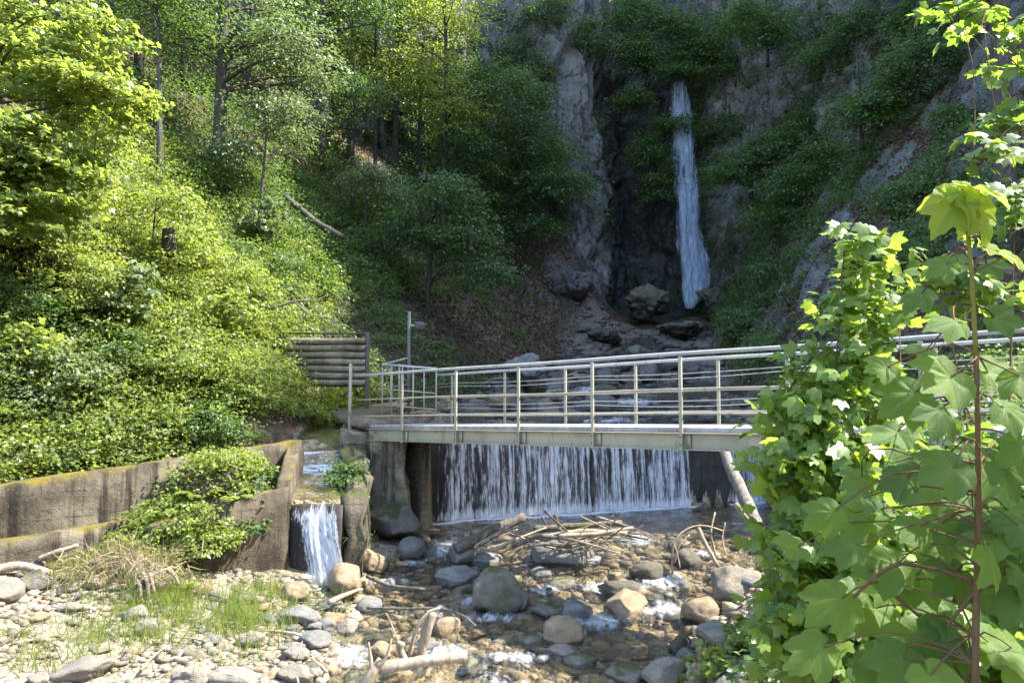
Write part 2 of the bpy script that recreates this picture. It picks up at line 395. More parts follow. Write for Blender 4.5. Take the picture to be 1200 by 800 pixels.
def fall_mat(name, sx, sz, lo, hi, col, maxa=.95, edge=False):
    m, nt, out = new_mat(name); n = N(nt)
    uv = n.node('ShaderNodeUVMap'); mp = n.node('ShaderNodeMapping'); n.l(uv.outputs[0], mp.inputs[0]); mp.inputs['Scale'].default_value = (sx, sz, 1)
    mp2 = n.node('ShaderNodeMapping'); n.l(uv.outputs[0], mp2.inputs[0]); mp2.inputs['Scale'].default_value = (sx*2.2, sz*6, 1)
    a = n.noise(mp.outputs[0], 1, 6, .6); b_ = n.noise(mp2.outputs[0], 1, 5, .7)
    k = n.math('ADD', n.math('MULTIPLY', a, .6), n.math('MULTIPLY', b_, .4))
    k = n.math('ADD', k, n.attr('dens'))
    k = n.math('MULTIPLY', n.step(k, lo, hi), maxa)
    c = n.mix(n.step(b_, .35, .65), tuple(x*.7 for x in col), col)
    d = n.bsdf(c, .35, n.bump(b_, .8, .04), .5)
    t2 = n.node('ShaderNodeBsdfTranslucent'); t2.inputs[0].default_value = (*col, 1)
    m0 = n.node('ShaderNodeMixShader'); m0.inputs[0].default_value = .3; n.l(d.outputs[0], m0.inputs[1]); n.l(t2.outputs[0], m0.inputs[2])
    t = n.node('ShaderNodeBsdfTransparent'); mx = n.node('ShaderNodeMixShader'); n.l(k, mx.inputs[0]); n.l(t.outputs[0], mx.inputs[1]); n.l(m0.outputs[0], mx.inputs[2])
    n.l(mx.outputs[0], out.inputs[0]); return m
M['fall_far'] = fall_mat('fall_far', 10, .8, .32, .66, (.42, .51, .66), .9)
M['fall_weir'] = fall_mat('fall_weir', 13, .55, .50, .66, (.74, .77, .82), .92)
M['fall_side'] = fall_mat('fall_side', 16, 1.5, .46, .64, (.60, .64, .70), .9)

# ------------------------------------------------------------------ terrain
W0 = np.array([-1.75, 16.3]); W1 = np.array([7.4, 19.45]); WT = unit(W1-W0); WN = np.array([-WT[1], WT[0]])
def zlow(y): return np.interp(y, [-60, -20, 0, 4, 7, 9, 11, 12.4, 14, 15.5, 16.2, 20], [-4, -2, -1.2, -.95, -.75, -.6, -.35, -.18, .08, .2, .25, .28])
def zup(y): return np.interp(y, [15, 17, 20, 24, 30, 33, 38, 42, 46], [2.05, 2.1, 2.35, 3.1, 4.15, 4.7, 6.1, 7.3, 8])
def EL(y): return np.interp(y, [-60, -20, 0, 4, 7, 9, 11, 12.4, 14, 16], [-30, -16, -8, -5.5, -3.1, -2.4, -2.5, -2.6, -2.0, -1.7])
def ER(y): return np.interp(y, [-60, -20, 0, 4, 7, 9, 11, 13, 16, 19.5, 24, 33, 38, 42, 46], [-22, -9, -3.5, -.8, 1.3, 2.0, 2.9, 4.2, 5.8, 7, 7.3, 9.2, 10.5, 11.3, 11.5])
def XW(y): return -7.4+(y-10.7)*(3.4/3.5)
def TL(y): return np.interp(y, [13, 14.2, 16, 17.5, 18.5, 20, 24, 30, 33, 38, 42, 46], [-6.4, -5.3, -5.0, -4.5, -3.5, -2.6, -1.2, .8, 1.8, 3.6, 5.5, 6])
SIDE = np.array([(-3.28, 12.5, 1.12), (-3.6, 13.6, 1.28), (-3.78, 14.3, 1.40), (-3.88, 14.65, 1.46), (-3.96, 14.9, 1.72), (-4.1, 15.6, 1.86), (-4.3, 17, 2.05), (-4.6, 19.5, 2.2)])
def side_dist(x, y):
    best = np.full(np.shape(x), 1e9); zz = np.zeros(np.shape(x))
    for a, b in zip(SIDE[:-1], SIDE[1:]):
        d = b[:2]-a[:2]; t = np.clip(((x-a[0])*d[0]+(y-a[1])*d[1])/(d@d), 0, 1)
        q = np.hypot(x-a[0]-t*d[0], y-a[1]-t*d[1]); k = q < best
        best = np.where(k, q, best); zz = np.where(k, a[2]+t*(b[2]-a[2]), zz)
    return best, zz
def weir_sd(x, y): return (x-W0[0])*WN[0]+(y-W0[1])*WN[1]
def height(x, y, detail=True):
    x = np.asarray(x, float); y = np.asarray(y, float)
    sd = weir_sd(x, y)
    hi = smooth(-.05, .05, sd)
    yf = np.where(x < -1.75, 15.15+(-1.75-x)*.35, 1e9)
    hi = np.where(x < -1.75, smooth(0, .1, y-yf), hi)
    zl, zu = zlow(y), zup(y)
    # --- low part
    el, er = EL(y), ER(y)
    ins = np.minimum(x-el, er-x)
    bed = zl-.16*smooth(-.1, .5, ins)
    dl = np.maximum(el-x, 0)
    hl = zl+.04+.17*dl
    dr = np.maximum(x-er, 0)
    hr = zl+.72*np.minimum(dr, 4.4)+.12*np.clip(dr-4.4, 0, 3)+.9*np.maximum(dr-7.4, 0)
    low = np.where(x < el, hl, np.where(x > er, hr, bed))
    # camera knoll
    # mound of earth in front of the channel wall
    md = np.exp(-(((x+5.0)/.95)**2+((y-12.75)/.85)**2))
    behind = smooth(.0, .12, y-(11.45+(x+5.5)*.618))
    low = np.where(x < -3.7, np.maximum(low, np.minimum(low+1.9*md*np.where(x > -5.7, behind, 1), 1.7)), low)
    md2 = np.exp(-(((x+5.65)/.55)**2+((y-11.0)/.45)**2)); low = low+.4*md2*(x < -3.7)
    # behind channel wall
    dw = (XW(y)-x)*.717
    wl = 1.3+.95*np.maximum(dw-.9, 0)
    low = np.where((dw > .12) & (y < 15.5), wl, low)
    # --- high part
    tl = TL(y)
    up = zu+.1*np.sin(x*1.3)*0
    hiL = zu+.85*np.maximum(tl-x, 0)
    hiR = zu+1.22*np.maximum(x-er, 0)
    high = np.where(x < tl, hiL, np.where(x > er, hiR, zu-.1))
    plat = (x < -1.75) & (y < 19) & (x > tl)
    high = np.where(plat, np.interp(y, [15, 18, 19], [2.22, 2.45, 2.5]), high)
    # mossy bulge at foot of grey cliff
    high = high+3.4*np.exp(-(((x-2.8)/2.2)**2+((y-39.5)/3.0)**2))
    # blend right bank between near and far (no weir there)
    rb = smooth(14, 19, y)
    rmix = np.where(x > er+.6, 1, 0)
    h = low*(1-hi)+high*hi
    right = hr*(1-rb)+hiR*rb
    k = smooth(.3, 1.8, x-er-.2)
    h = h*(1-k)+right*k
    # left side near: blend wall version to far version
    lb = smooth(13.9, 15.2, y)
    h = np.where(x < np.minimum(XW(np.minimum(y, 14.2))-.3, tl+.2), wl*(1-lb)+hiL*lb, h)
    # side channel
    d, sz = side_dist(x, y)
    kk = (1-smooth(.42, .52, d))*(y > 12.68)
    h = h*(1-kk)+sz*kk
    # behind the back cliffs
    back = np.interp(y, [46.5, 51, 70], [0, 19, 20])
    h = np.where(y > 46.5, np.maximum(h, 8+back), h)
    h = np.minimum(h, np.where(x < 0, 29, 46))
    far = smooth(60, 300, np.hypot(x, y-20)); h = h*(1-far)+far*np.minimum(h, 40)
    if detail:
        onhill = smooth(0, 1.5, np.maximum(tl-x, x-er))*smooth(12, 17, y) + smooth(.2, 1.5, dw)*(y < 15.5)
        onhill = np.clip(onhill, 0, 1)
        h = h+onhill*(.55*fbm(P3(x*.35, y*.35), 4, 3)+.16*fbm(P3(x*1.7, y*1.7), 3, 9))
        ch = (1-onhill)
        up_ = smooth(0, .8, sd)*(x > -1.5)
        h = h+ch*(.05*fbm(P3(x*1.6, y*1.6), 3, 21)+.05*fbm(P3(x*4, y*4), 2, 22))*(d > .6)
        h = h+ch*up_*(.28*fbm(P3(x*.8, y*.8), 4, 31))
        er_ = smooth(.2, 1.5, x-er)*smooth(16, 20, y)
        q_ = fbm(P3(x*.22, y*.22, 2), 4, 41)*4.; h = h+er_*(.75*(np.floor(q_)+smooth(.55, .95, q_-np.floor(q_)))+.35*np.abs(fbm(P3(x*.9, y*.9), 4, 44)))*smooth(.5, 3, x-er)
    return h
def gz(x, y): return float(height(np.array([x]), np.array([y]))[0])
YS = np.concatenate([np.arange(1.2, 20, .03), np.arange(20, 46, .06)])
def G(px, py):
    d = ray(px, py); pts = CAM+d[None]*(YS/d[1])[:, None]
    hh = height(pts[:, 0], pts[:, 1]); k = np.argmax(pts[:, 2] < hh)
    if pts[k, 2] >= hh[k]: k = len(YS)-1
    p = pts[k].copy(); return p

def axis(parts):
    out = []
    for a, b, s in parts: out.append(np.arange(a, b, s))
    return np.concatenate(out)
gx = axis([(-900, -100, 100), (-100, -40, 10), (-40, -16, 1.0), (-16, -9, .22), (-9, 6.5, .075), (6.5, 19, .13), (19, 40, 1.), (40, 100, 10), (100, 901, 100)])
gy = axis([(-900, -100, 100), (-100, -20, 10), (-20, 0, 1.), (0, 6, .3), (6, 17, .075), (17, 34, .12), (34, 46, .22), (46, 60, 1), (60, 100, 10), (100, 901, 100)])
XX, YY = np.meshgrid(gx, gy)
ZZ = height(XX, YY)
mb = MB(); mb.add(*grid_vf(P3(XX, YY, ZZ)))
ground = mb.obj('ground', M['ground'], smooth=True); tag(ground, kind='structure')
def attr(o, name, a):
    at = o.data.attributes.new(name, 'FLOAT', 'POINT'); at.data.foreach_set('value', np.asarray(a, np.float32).ravel())
nzs = fbm(P3(XX*1.1, YY*1.1), 3, 77)
el, er = EL(YY), ER(YY); sdg = weir_sd(XX, YY)
inch = smooth(-.25, .25, np.minimum(XX-el, er-XX)+.25*nzs)*(sdg < .1)
mdm = ((XX < -3.9) & (XX > -7) & (YY > 11.45+(XX+5.5)*.618) & (YY < 15)); grav = np.maximum(inch, (XX < el)*(XX > XW(YY)-.1)*(sdg < .1)*(YY < 14)*(1-.75*np.exp(-(((XX+5.0)/1.1)**2+((YY-12.8)/1.)**2))))
grav = np.maximum(grav, smooth(1.2, .2, XX-er+.5*nzs)*(XX > el)*(YY < 14)*.9)
upch = smooth(-.4, .4, np.minimum(XX-TL(YY), er-XX)+.6*nzs)*(sdg > 0)*(YY < 38)
grav = np.maximum(grav, upch*.55); 
grav = np.where(mdm, 0, grav); dS, _ = side_dist(XX, YY); grav = np.where(dS < .55, 1, grav)
bed = np.maximum(inch*smooth(-.12, .25, np.minimum(XX-el, er-XX)), (dS < .52)*1.)
litter = np.maximum(smooth(0, 1.5, XX-er)*smooth(14, 18, YY), smooth(0, 1., TL(YY)-XX)*smooth(24, 29, YY+.6*(XX+2)))
attr(ground, 'gravel', grav); attr(ground, 'bed', bed); attr(ground, 'litter', np.clip(litter, 0, 1))

# ------------------------------------------------------------------ cliffs
CP = np.array([(-70, 20, 34), (-34, 33, 32), (-20, 37, 30), (-13, 37.5, 28), (-8, 38.5, 28), (-4.2, 39.2, 28), (-1, 41, 29), (2.0, 41.0, 29), (4.4, 41.3, 29), (5.6, 42.2, 29), (6.3, 45.0, 30), (7.6, 46.4, 31), (9.2, 45.6, 33),
    (10.2, 44.3, 36), (11.3, 43.6, 41), (12.3, 41.5, 45), (13.4, 39.2, 48), (14.8, 35.5, 53), (16.4, 31.5, 56), (18, 27.5, 56), (20, 23.5, 52), (22, 19.5, 41), (25, 14, 26), (30, 6, 18), (40, -8, 10)], float)
seg = np.concatenate([[0], np.cumsum(np.hypot(*np.diff(CP[:, :2], axis=0).T))])
s_ = axis([(0, 48, 1.2), (48, seg[11]+22, .17), (seg[11]+22, seg[-1], .5)]); s_ = s_[s_ < seg[-1]]
cx, cy, cH = [np.interp(s_, seg, CP[:, k]) for k in range(3)]
kern = np.ones(5)/5
cxs = np.convolve(np.pad(cx, 2, 'edge'), kern, 'valid'); cys = np.convolve(np.pad(cy, 2, 'edge'), kern, 'valid')
tx, ty = np.gradient(cxs), np.gradient(cys); L_ = np.hypot(tx, ty); nx, ny = ty/L_, -tx/L_    # towards the gorge
base = height(cxs, cys, False)-2.5
v_ = np.concatenate([np.linspace(0, .62, 130), np.linspace(.62, 1, 24)[1:]])
CZ = base[None]+(cH-base)[None]*v_[:, None]
CX = np.broadcast_to(cxs, CZ.shape).copy(); CY = np.broadcast_to(cys, CZ.shape).copy()
smoothzone = np.exp(-((cxs-3.2)/2.0)**2)*(cys > 40)
pp = P3(CX, CY, CZ)
side_r = smooth(11.5, 14, cxs)*(cys < 44)
disp = 1.0*fbm(pp*[.16, .16, .10], 3, 5)+.8*np.abs(fbm(pp*[.45, .45, .22], 4, 6))+.35*fbm(pp*[1.3, 1.3, .7], 4, 8)
blk = np.round(fbm(pp*[.5, .5, .3], 2, 13)*3)/3*.6
disp = disp*(1-.75*smoothzone)[None]+blk*(1-.9*smoothzone)[None]
disp = disp+(.9*fbm(pp*[.25, .25, .8], 3, 15))*side_r[None]
disp = disp+(1.1*np.abs(fbm(pp*[1.1, 1.1, .07], 3, 19))-.2)*(smooth(-16, -13, cxs)*smooth(1, -2, cxs))[None]
cr_ = np.clip(1-np.abs(fbm(pp*[.4, .4, .2]+3, 4, 88))*11, 0, 1)+.5*np.clip(1-np.abs(fbm(pp*[1.1, 1.1, .5], 3, 89))*8, 0, 1)
disp = disp-.45*cr_*(1-.8*smoothzone)[None]+(.22*fbm(pp*[3, 3, 1.6], 3, 90))*(1-.5*smoothzone)[None]
# slab with an overhanging diagonal edge on the grey cliff
lean = np.where(side_r > 0, -.16*side_r, -.05)
lean = np.broadcast_to(lean, CZ.shape)
crk = (CX-3.6)*.95+ (CZ-23.5)*-.62
disp = disp+.55*smooth(-.1, .1, -crk)*smoothzone[None]*smooth(15, 18, CZ)
off = disp+lean*(CZ-base[None])
CX = CX+nx[None]*off; CY = CY+ny[None]*off
mb = MB(); mb.add(*grid_vf(P3(CX, CY, CZ)))
cliff = mb.obj('cliff', M['cliff'], smooth=True); tag(cliff, kind='structure')
wet = np.clip(smooth(5.2, 6.4, CX)*smooth(12.3, 10.8, CX)*(CY > 40)*(1-.35*smooth(18, 26, CZ)), 0, 1)
attr(cliff, 'wet', wet)

# ------------------------------------------------------------------ water
def poly_attr_foam(x, y):
    f = np.zeros(x.shape)
    for (px, py, rx, ry) in [(398, 768, 34, 16), (520, 652, 20, 14), (478, 668, 22, 6), (575, 735, 34, 9), (605, 783, 50, 8), (700, 738, 46, 13), (778, 728, 46, 14), (775, 690, 40, 12), (702, 700, 26, 10),
                             (745, 640, 22, 10), (640, 700, 24, 6), (820, 660, 26, 8), (560, 712, 26, 8), (450, 690, 30, 5), (690, 665, 20, 6), (520, 775, 36, 8)]:
        p = G(px, py); r = np.hypot(p[0], p[1]); wx = rx*p[1]/F; q = G(px, py-ry); wy = max(abs(q[1]-p[1]), .12)
        f = np.maximum(f, np.exp(-((x-p[0])/wx)**2-((y-p[1])/wy)**2))
    sdw = -weir_sd(x, y)
    f = np.maximum(f, .42*smooth(.12, .45, fbm(P3(x*1.1, y*.7), 4, 303))*(y < 15.2))
    f = np.maximum(f, 1.5*np.exp(-((sdw-.47-.06*fbm(P3(x*3, y*3), 2, 9))/.13)**2)*(x > -1.75)*(x < 6.3)*(1-.8*(x > 4.5)*(x < 5.3)))
    return f
wx_ = np.arange(-8.5, 9, .07); wy_ = np.arange(2, 20, .07)
WX, WY = np.meshgrid(wx_, wy_)
def wz(x, y): return zlow(y)-.02+.03*fbm(P3(x*1.2, y*1.2), 3, 51)+.018*fbm(P3(x*4, y*5), 2, 52)
WZ = wz(WX, WY)
keep = (WX > EL(WY)-.9) & (WX < ER(WY)+.5) & (weir_sd(WX, WY) < .05) & ((WX > -3.6) | (WY < 12.3))
def masked_grid(V, keep, name, mat, attrs={}, smooth_=True):
    v, f = grid_vf(V); k = keep.ravel()[f].all(1); f = f[k]; used = np.zeros(len(v), bool); used[f.ravel()] = True
    idx = np.cumsum(used)-1; mb = MB(); mb.add(v[used], idx[f]); o = mb.obj(name, mat, smooth=smooth_)
    for a, val in attrs.items(): attr(o, a, val.ravel()[used])
    return o
stream = masked_grid(P3(WX, WY, WZ), keep, 'stream', M['water'], {'foam': poly_attr_foam(WX, WY)}); tag(stream, kind='structure')
ux = np.arange(-3, 13, .14); uy = np.arange(15.5, 44, .14); UX, UY = np.meshgrid(ux, uy)
UZ = zup(UY)-.06+.05*fbm(P3(UX, UY), 3, 61)
keep = (UX > TL(UY)-.2) & (UX < ER(UY)+.2) & (weir_sd(UX, UY) > -.02) & (UX > -1.7)
uf = np.zeros(UX.shape)
for (px, py, rx, ry, yy) in [(748, 400, 10, 5, 34), (765, 409, 14, 5, 32.5), (740, 470, 26, 4, 22), (700, 488, 60, 3, 19.5), (690, 455, 20, 4, 24), (790, 440, 16, 5, 27), (812, 372, 14, 6, 40.5)]:
    X0 = (px-600)/F*yy; uf = np.maximum(uf, 1.1*np.exp(-((UX-X0)/(rx*yy/F))**2-((UY-yy)/.7)**2))
ustream = masked_grid(P3(UX, UY, UZ), keep, 'upper_stream', M['water'], {'foam': uf}); tag(ustream, kind='structure')
# side channel water
t_ = np.linspace(0, 1, 90); q_ = np.linspace(0, len(SIDE)-1, 90)
sc = np.stack([np.interp(q_, range(len(SIDE)), SIDE[:, k]) for k in range(3)], 1)
tt = unit(np.gradient(sc[:, :2], axis=0)); nn = np.stack([-tt[:, 1], tt[:, 0]], 1)
ww = np.linspace(-.5, .5, 15)
SV = np.zeros((90, 15, 3)); SV[..., :2] = sc[:, None, :2]+nn[:, None]*ww[None, :, None]; SV[..., 2] = (sc[:, 2]+.07)[:, None]+.015*fbm(SV*[5, 5, 0], 3, 71)
mb = MB(); mb.add(*grid_vf(SV)); so = mb.obj('side_channel_water', M['water_calm'], smooth=True); tag(so, kind='structure')
stp = np.abs(np.gradient(sc[:, 2])); attr(so, 'foam', np.repeat((np.clip(stp/stp.max()-.55, 0, 1)*.62)[:, None], 15, 1)*(.6+.8*fbm(SV*[9, 5, 0], 2, 5)))

def curtain(name, P0, P1, ztop, zbot, push, mat, nu, nv, densf, rip=.05, seed=0, flare=0, slide=0):
    """sheet of falling water from the lip P0-P1; bows out by push towards the viewer"""
    P0 = np.asarray(P0, float); P1 = np.asarray(P1, float); t = P1-P0; L = np.linalg.norm(t); t = t/L; n = np.array([t[1], -t[0]])
    u = np.linspace(0, 1, nu); v = np.linspace(0, 1, nv); U, V = np.meshgrid(u, v)
    zt = ztop(U) if callable(ztop) else ztop+0*U; zb = zbot(U) if callable(zbot) else zbot+0*U
    uu = (U-.5)*(1+flare*V)+.5
    X = P0[0]+t[0]*L*uu+slide*V**1.4; Y = P0[1]+t[1]*L*uu; Z = zt+(zb-zt)*V
    off = push*np.sqrt(V)*.9+.05+rip*fbm(P3(U*L*6, V*.8, 0), 4, seed)*(.3+V)
    X = X+n[0]*off; Y = Y+n[1]*off
    mb = MB(); mb.add(*grid_vf(P3(X, Y, Z))); me = mb.mesh(name, True); me.materials.append(mat)
    uvl = me.uv_layers.new(name='UVMap'); li = np.zeros(len(me.loops), np.int32); me.loops.foreach_get('vertex_index', li)
    uv = np.stack([(U*L).ravel()[li], (V*np.mean(zt-zb)).ravel()[li]], 1); uvl.data.foreach_set('uv', uv.astype(np.float32).ravel())
    o = link(name, me); attr(o, 'dens', densf(U, V, U*L)); return o
Lw = np.linalg.norm(W1-W0)
def wdens(U, V, s):
    d = .07+0*U
    d += np.where(s < .05, -.6, 0)-.10*smooth(.5, .05, s)
    d += -.5*smooth(6.3, 6.46, s)*smooth(7.62, 7.5, s)-.5*smooth(8.45, 8.65, s)
    d += -.10*np.exp(-((s-.95)/.06)**2)*(V > .2)-.14*np.exp(-((s-3.72)/.07)**2)*smooth(.2, .5, V)-.08*np.exp(-((s-1.9)/.04)**2)-.09*np.exp(-((s-5.2)/.05)**2)*(V > .25)
    d += .10*smooth(.86, 1, V)+.08*smooth(.12, 0, V)*0
    return d
wf = curtain('weir_curtain', W0-WN*.02, W1-WN*.02, 2.12, lambda U: .22+.02*U, .24, M['fall_weir'], 360, 40, wdens, .07, 3); tag(wf, kind='structure')
wf2 = curtain('weir_curtain', W0-WN*.02, W1-WN*.02, 2.11, lambda U: .24+.02*U, .12, M['fall_weir'], 300, 30, lambda U, V, s: wdens(U, V, s+.03)-.05, .05, 23); tag(wf2, kind='structure')
def sdens(U, V, s): return .03+.10*np.exp(-((U-.62)/.3)**2)-.30*np.exp(-((U-.08)/.16)**2)*smooth(.1, .4, V)-.14*(1-smooth(0, .18, V))+.05*V
sf = curtain('side_cascade', (-3.64, 12.5), (-2.88, 12.42), 1.17, -.22, .5, M['fall_side'], 60, 50, sdens, .12, 5, .1, .36); tag(sf, kind='structure')
sf2 = curtain('side_cascade', (-3.62, 12.51), (-2.88, 12.43), 1.16, -.22, .34, M['fall_side'], 60, 50, lambda U, V, s: sdens(U, V, s)-.04, .09, 45, .1, .30); tag(sf2, kind='structure')
# big waterfall
def big_fall(width, push, seed, dd):
    z0, z1 = W(800, 96, 43)[2], W(806, 362, 42.3)[2]
    zz = np.linspace(z0, z1, 90); v = np.linspace(0, 1, 90)
    xl = np.interp(v, [0, .3, .6, .85, 1], [W(790, 96, 43)[0], W(788, 190, 43)[0], W(790, 250, 43)[0], W(793, 320, 43)[0], W(799, 366, 43)[0]])
    xr = np.interp(v, [0, .15, .45, .7, .88, .92, 1], [W(806, 96, 43)[0], W(811, 140, 43)[0], W(814, 210, 43)[0], W(820, 270, 43)[0], W(830, 325, 43)[0], W(827, 335, 43)[0], W(810, 366, 43)[0]])
    u = np.linspace(0, 1, 34); U, V = np.meshgrid(u, v)
    X = xl[:, None]+(xr-xl)[:, None]*U; Z = np.broadcast_to(zz[:, None], X.shape)
    X = X+(U-.5)*.5*fbm(P3(Z*.8+seed, U*2), 3, seed+40)+.12*fbm(P3(U*5, Z*.5), 3, seed+41); Y = 43.4-1.1*np.sqrt(V)-push-.25*np.sin(U*np.pi)+.3*fbm(P3(X*1.6, Z*.25), 4, seed)
    mb = MB(); mb.add(*grid_vf(P3(X, Y, Z))); me = mb.mesh('waterfall', True); me.materials.append(M['fall_far'])
    uvl = me.uv_layers.new(name='UVMap'); li = np.zeros(len(me.loops), np.int32); me.loops.foreach_get('vertex_index', li)
    uvl.data.foreach_set('uv', np.stack([(X*.45).ravel()[li], (Z*.3).ravel()[li]], 1).astype(np.float32).ravel())
    o = link('waterfall', me); attr(o, 'dens', dd+.06-.17*np.exp(-(U/.13)**2)-.17*np.exp(-((1-U)/.13)**2)-.10*np.exp(-((V-.42)/.03)**2)*(U < .5)-.06*np.exp(-((U-.35)/.08)**2)+.06*V)
    return tag(o, kind='structure')
big_fall(1, 0, 7, 0.02); big_fall(1, .35, 9, -.06)

# ------------------------------------------------------------------ leaves
LT = (np.array([(0, 0, 0), (-.27, .28, .05), (-.24, .66, .02), (0, 1, -.10), (.24, .66, .02), (.27, .28, .05)], float), [[0, 3, 2, 1], [0, 5, 4, 3]])
LT4 = (np.array([(0, 0, 0), (-.33, .45, .06), (0, 1, -.12), (.33, .45, .06)], float), [[0, 2, 1], [0, 3, 2]])
def maple_template(rings=(.5, 1.), droop=.22):
    half = [(0, 1.0), (2.5, .96), (9, .86), (15, .83), (21, .75), (27, .66), (34, .74), (41, .81), (47.5, .87), (50, .90), (52.5, .87), (58, .78), (66, .73), (77, .58), (88, .59), (100, .60), (102, .61), (104, .59), (118, .50), (142, .42), (165, .30)]
    pts = half+[(180, .10)]+[(360-a, r) for a, r in half[:0:-1]]
    a = np.radians([p[0] for p in pts]); r = np.array([p[1] for p in pts]); n = len(a)
    v = [np.zeros((1, 3))]; vein = [1.]
    lob = np.min(np.abs((np.degrees(a)[:, None]-np.array([0, 50, 102, 258, 310, 360])[None])), 1)
    for k in rings:
        rr = r*k; x = np.sin(a)*rr; y = np.cos(a)*rr
        z = .10*np.minimum(lob/25., 1)*k-droop*rr**2+.0
        if k == 1.: z = z-.03*(np.arange(n) % 2)
        v.append(np.stack([x, y, z], 1)); vein += list((lob < .6)*(1-.5*k))
    v = np.concatenate(v); f = []
    for i in range(n): f.append([0, 1+(i+1) % n, 1+i])
    for q in range(len(rings)-1):
        o0, o1 = 1+q*n, 1+(q+1)*n
        for i in range(n): j = (i+1) % n; f.append([o0+i, o0+j, o1+j, o1+i])
    return v, f, np.array(vein)
def maple_small():
    half = [(0, 1.0), (14, .80), (27, .60), (50, .88), (66, .70), (78, .53), (104, .52), (150, .36)]
    pts = half+[(180, .12)]+[(360-a, r) for a, r in half[:0:-1]]
    a = np.radians([p[0] for p in pts]); r = np.array([p[1] for p in pts]); n = len(a)
    v = np.vstack([[0, 0, .03], np.stack([np.sin(a)*r, np.cos(a)*r, -.22*r**2], 1)])
    return v, [[0, 1+(i+1) % n, 1+i] for i in range(n)]
MT = maple_small()
def leaf_batch(mb, C, Nn, D, S, tmpl):
    C = np.asarray(C, float); Nn = unit(Nn); D = D-Nn*np.sum(D*Nn, 1, keepdims=True); D = unit(D); X = np.cross(D, Nn)
    tv, tf = tmpl; S = np.asarray(S, float)
    V = C[:, None]+S[:, None, None]*(tv[None, :, 0:1]*X[:, None]+tv[None, :, 1:2]*D[:, None]+tv[None, :, 2:3]*Nn[:, None])
    k = len(tv); n = len(C); by = {}
    for q in tf: by.setdefault(len(q), []).append(q)
    base_ = (np.arange(n)*k)[:, None, None]; first = True
    allv = V.reshape(-1, 3); off = mb.n; mb.v.append(allv); mb.n += len(allv)
    for q in by.values():
        f = (np.array(q)[None]+base_).reshape(-1, len(q[0]))+off; mb.f.append(f)
def sprays(mb, centers, outd, per, rad, lsize, tmpl=LT, droop=.35, jit=.55, rng=RNG, flat=.10, up=(0, 0, 1.)):
    centers = np.asarray(centers, float); m = len(centers); n = m*per
    c = np.repeat(centers, per, 0); o = np.repeat(unit(np.asarray(outd, float)*[1, 1, .25]), per, 0)
    rad_ = np.repeat(rad*rng.uniform(.6, 1.3, m), per)
    th = rng.uniform(0, 2*np.pi, n); r = np.sqrt(rng.uniform(0, 1, n))
    s = np.stack([-o[:, 1], o[:, 0], 0*o[:, 0]], 1); 
    a = np.cos(th)*r; b = np.sin(th)*r
    tilt = np.repeat(rng.normal(0, .22, (m, 2)), per, 0)
    P = c+rad_[:, None]*(a[:, None]*o*1.15+b[:, None]*s*.85)
    P[:, 2] += rad_*(-droop*(a*.6+.3*r*r)+tilt[:, 0]*a+tilt[:, 1]*b)+rng.normal(0, flat, n)*rad_
    nr = np.asarray(up)+rng.normal(0, jit, (n, 3))+o*.35
    dr = o*a[:, None]+s*b[:, None]+o*.5+rng.normal(0, .35, (n, 3)); dr[:, 2] -= .35
    leaf_batch(mb, P, nr, dr, lsize*rng.uniform(.6, 1.25, n), tmpl)
def ell_points(c, r, n, rng=RNG, p=2.0, zmin=-.75):
    d = unit(rng.normal(size=(n*3, 3))); d = d[d[:, 2] > zmin][:n]
    k = rng.uniform(.12, 1, len(d))**(1/p)
    return np.asarray(c)+d*k[:, None]*np.asarray(r), d
def limb_path(a, b, rng, n=6, sag=.0):
    t = np.linspace(0, 1, n)[:, None]; p = a+(b-a)*t; L = np.linalg.norm(b-a)
    p += np.sin(np.pi*t)*rng.normal(0, .07, 3)*L; p[:, 2] += (np.sin(np.pi*t[:, 0])*(.12-sag))*L
    return p

def tree(name, label, cat, base, H, r0, crowns, per=46, srad=.55, lsize=.10, leaf='leaf_mid', bark='bark', lean=(0, 0), group=None, tmpl=LT4, seed=0, fork=0, trunkname='trunk', droop=.35, jit=.55):
    rng = np.random.default_rng(seed+100); base = np.asarray(base, float)
    root = thing(name, label, cat, base, group)
    t = np.linspace(0, 1, 14); wob = np.cumsum(rng.normal(0, .018*H/6, (14, 2)), 0)
    path = np.stack([base[0]+lean[0]*t**1.3+wob[:, 0]*t, base[1]+lean[1]*t**1.3+wob[:, 1]*t, base[2]-.35+(H+.35)*t], 1)
    rad = r0*(1-.8*t)*(1+.5*np.exp(-t*18))
    tb = MB(); tb.add(*tube_vf(path, rad, 10, lump=.18, seed=seed))
    cb = MB(); 
    for (cx_, cy_, cz_, rx, ry, rz, ns) in crowns:
        c = base+[cx_, cy_, cz_]
        pts, d = ell_points(c, (rx, ry, rz), ns, rng)
        sprays(cb, pts, pts-c+[0, 0, .01], per, srad, lsize, tmpl, droop, jit, rng)
        nl = max(4, len(pts)//9)
        for q in pts[:nl]:
            zt = np.clip(q[2]-rng.uniform(.15, .6)*np.hypot(q[0]-c[0]+.01, q[1]-c[1])-.1*rz, base[2]+.1*H, base[2]+H*.97)
            a = np.array([np.interp(zt, path[:, 2], path[:, k]) for k in range(3)])
            ra = np.interp(zt, path[:, 2], rad)
            pp_ = limb_path(a, q, rng)
            tb.add(*tube_vf(pp_, np.linspace(max(ra*.5, .012), .006, 6), 5, cap=False))
    tb.obj(trunkname, M[bark], root, True); cb.obj('crown', M[leaf], root)
    return root
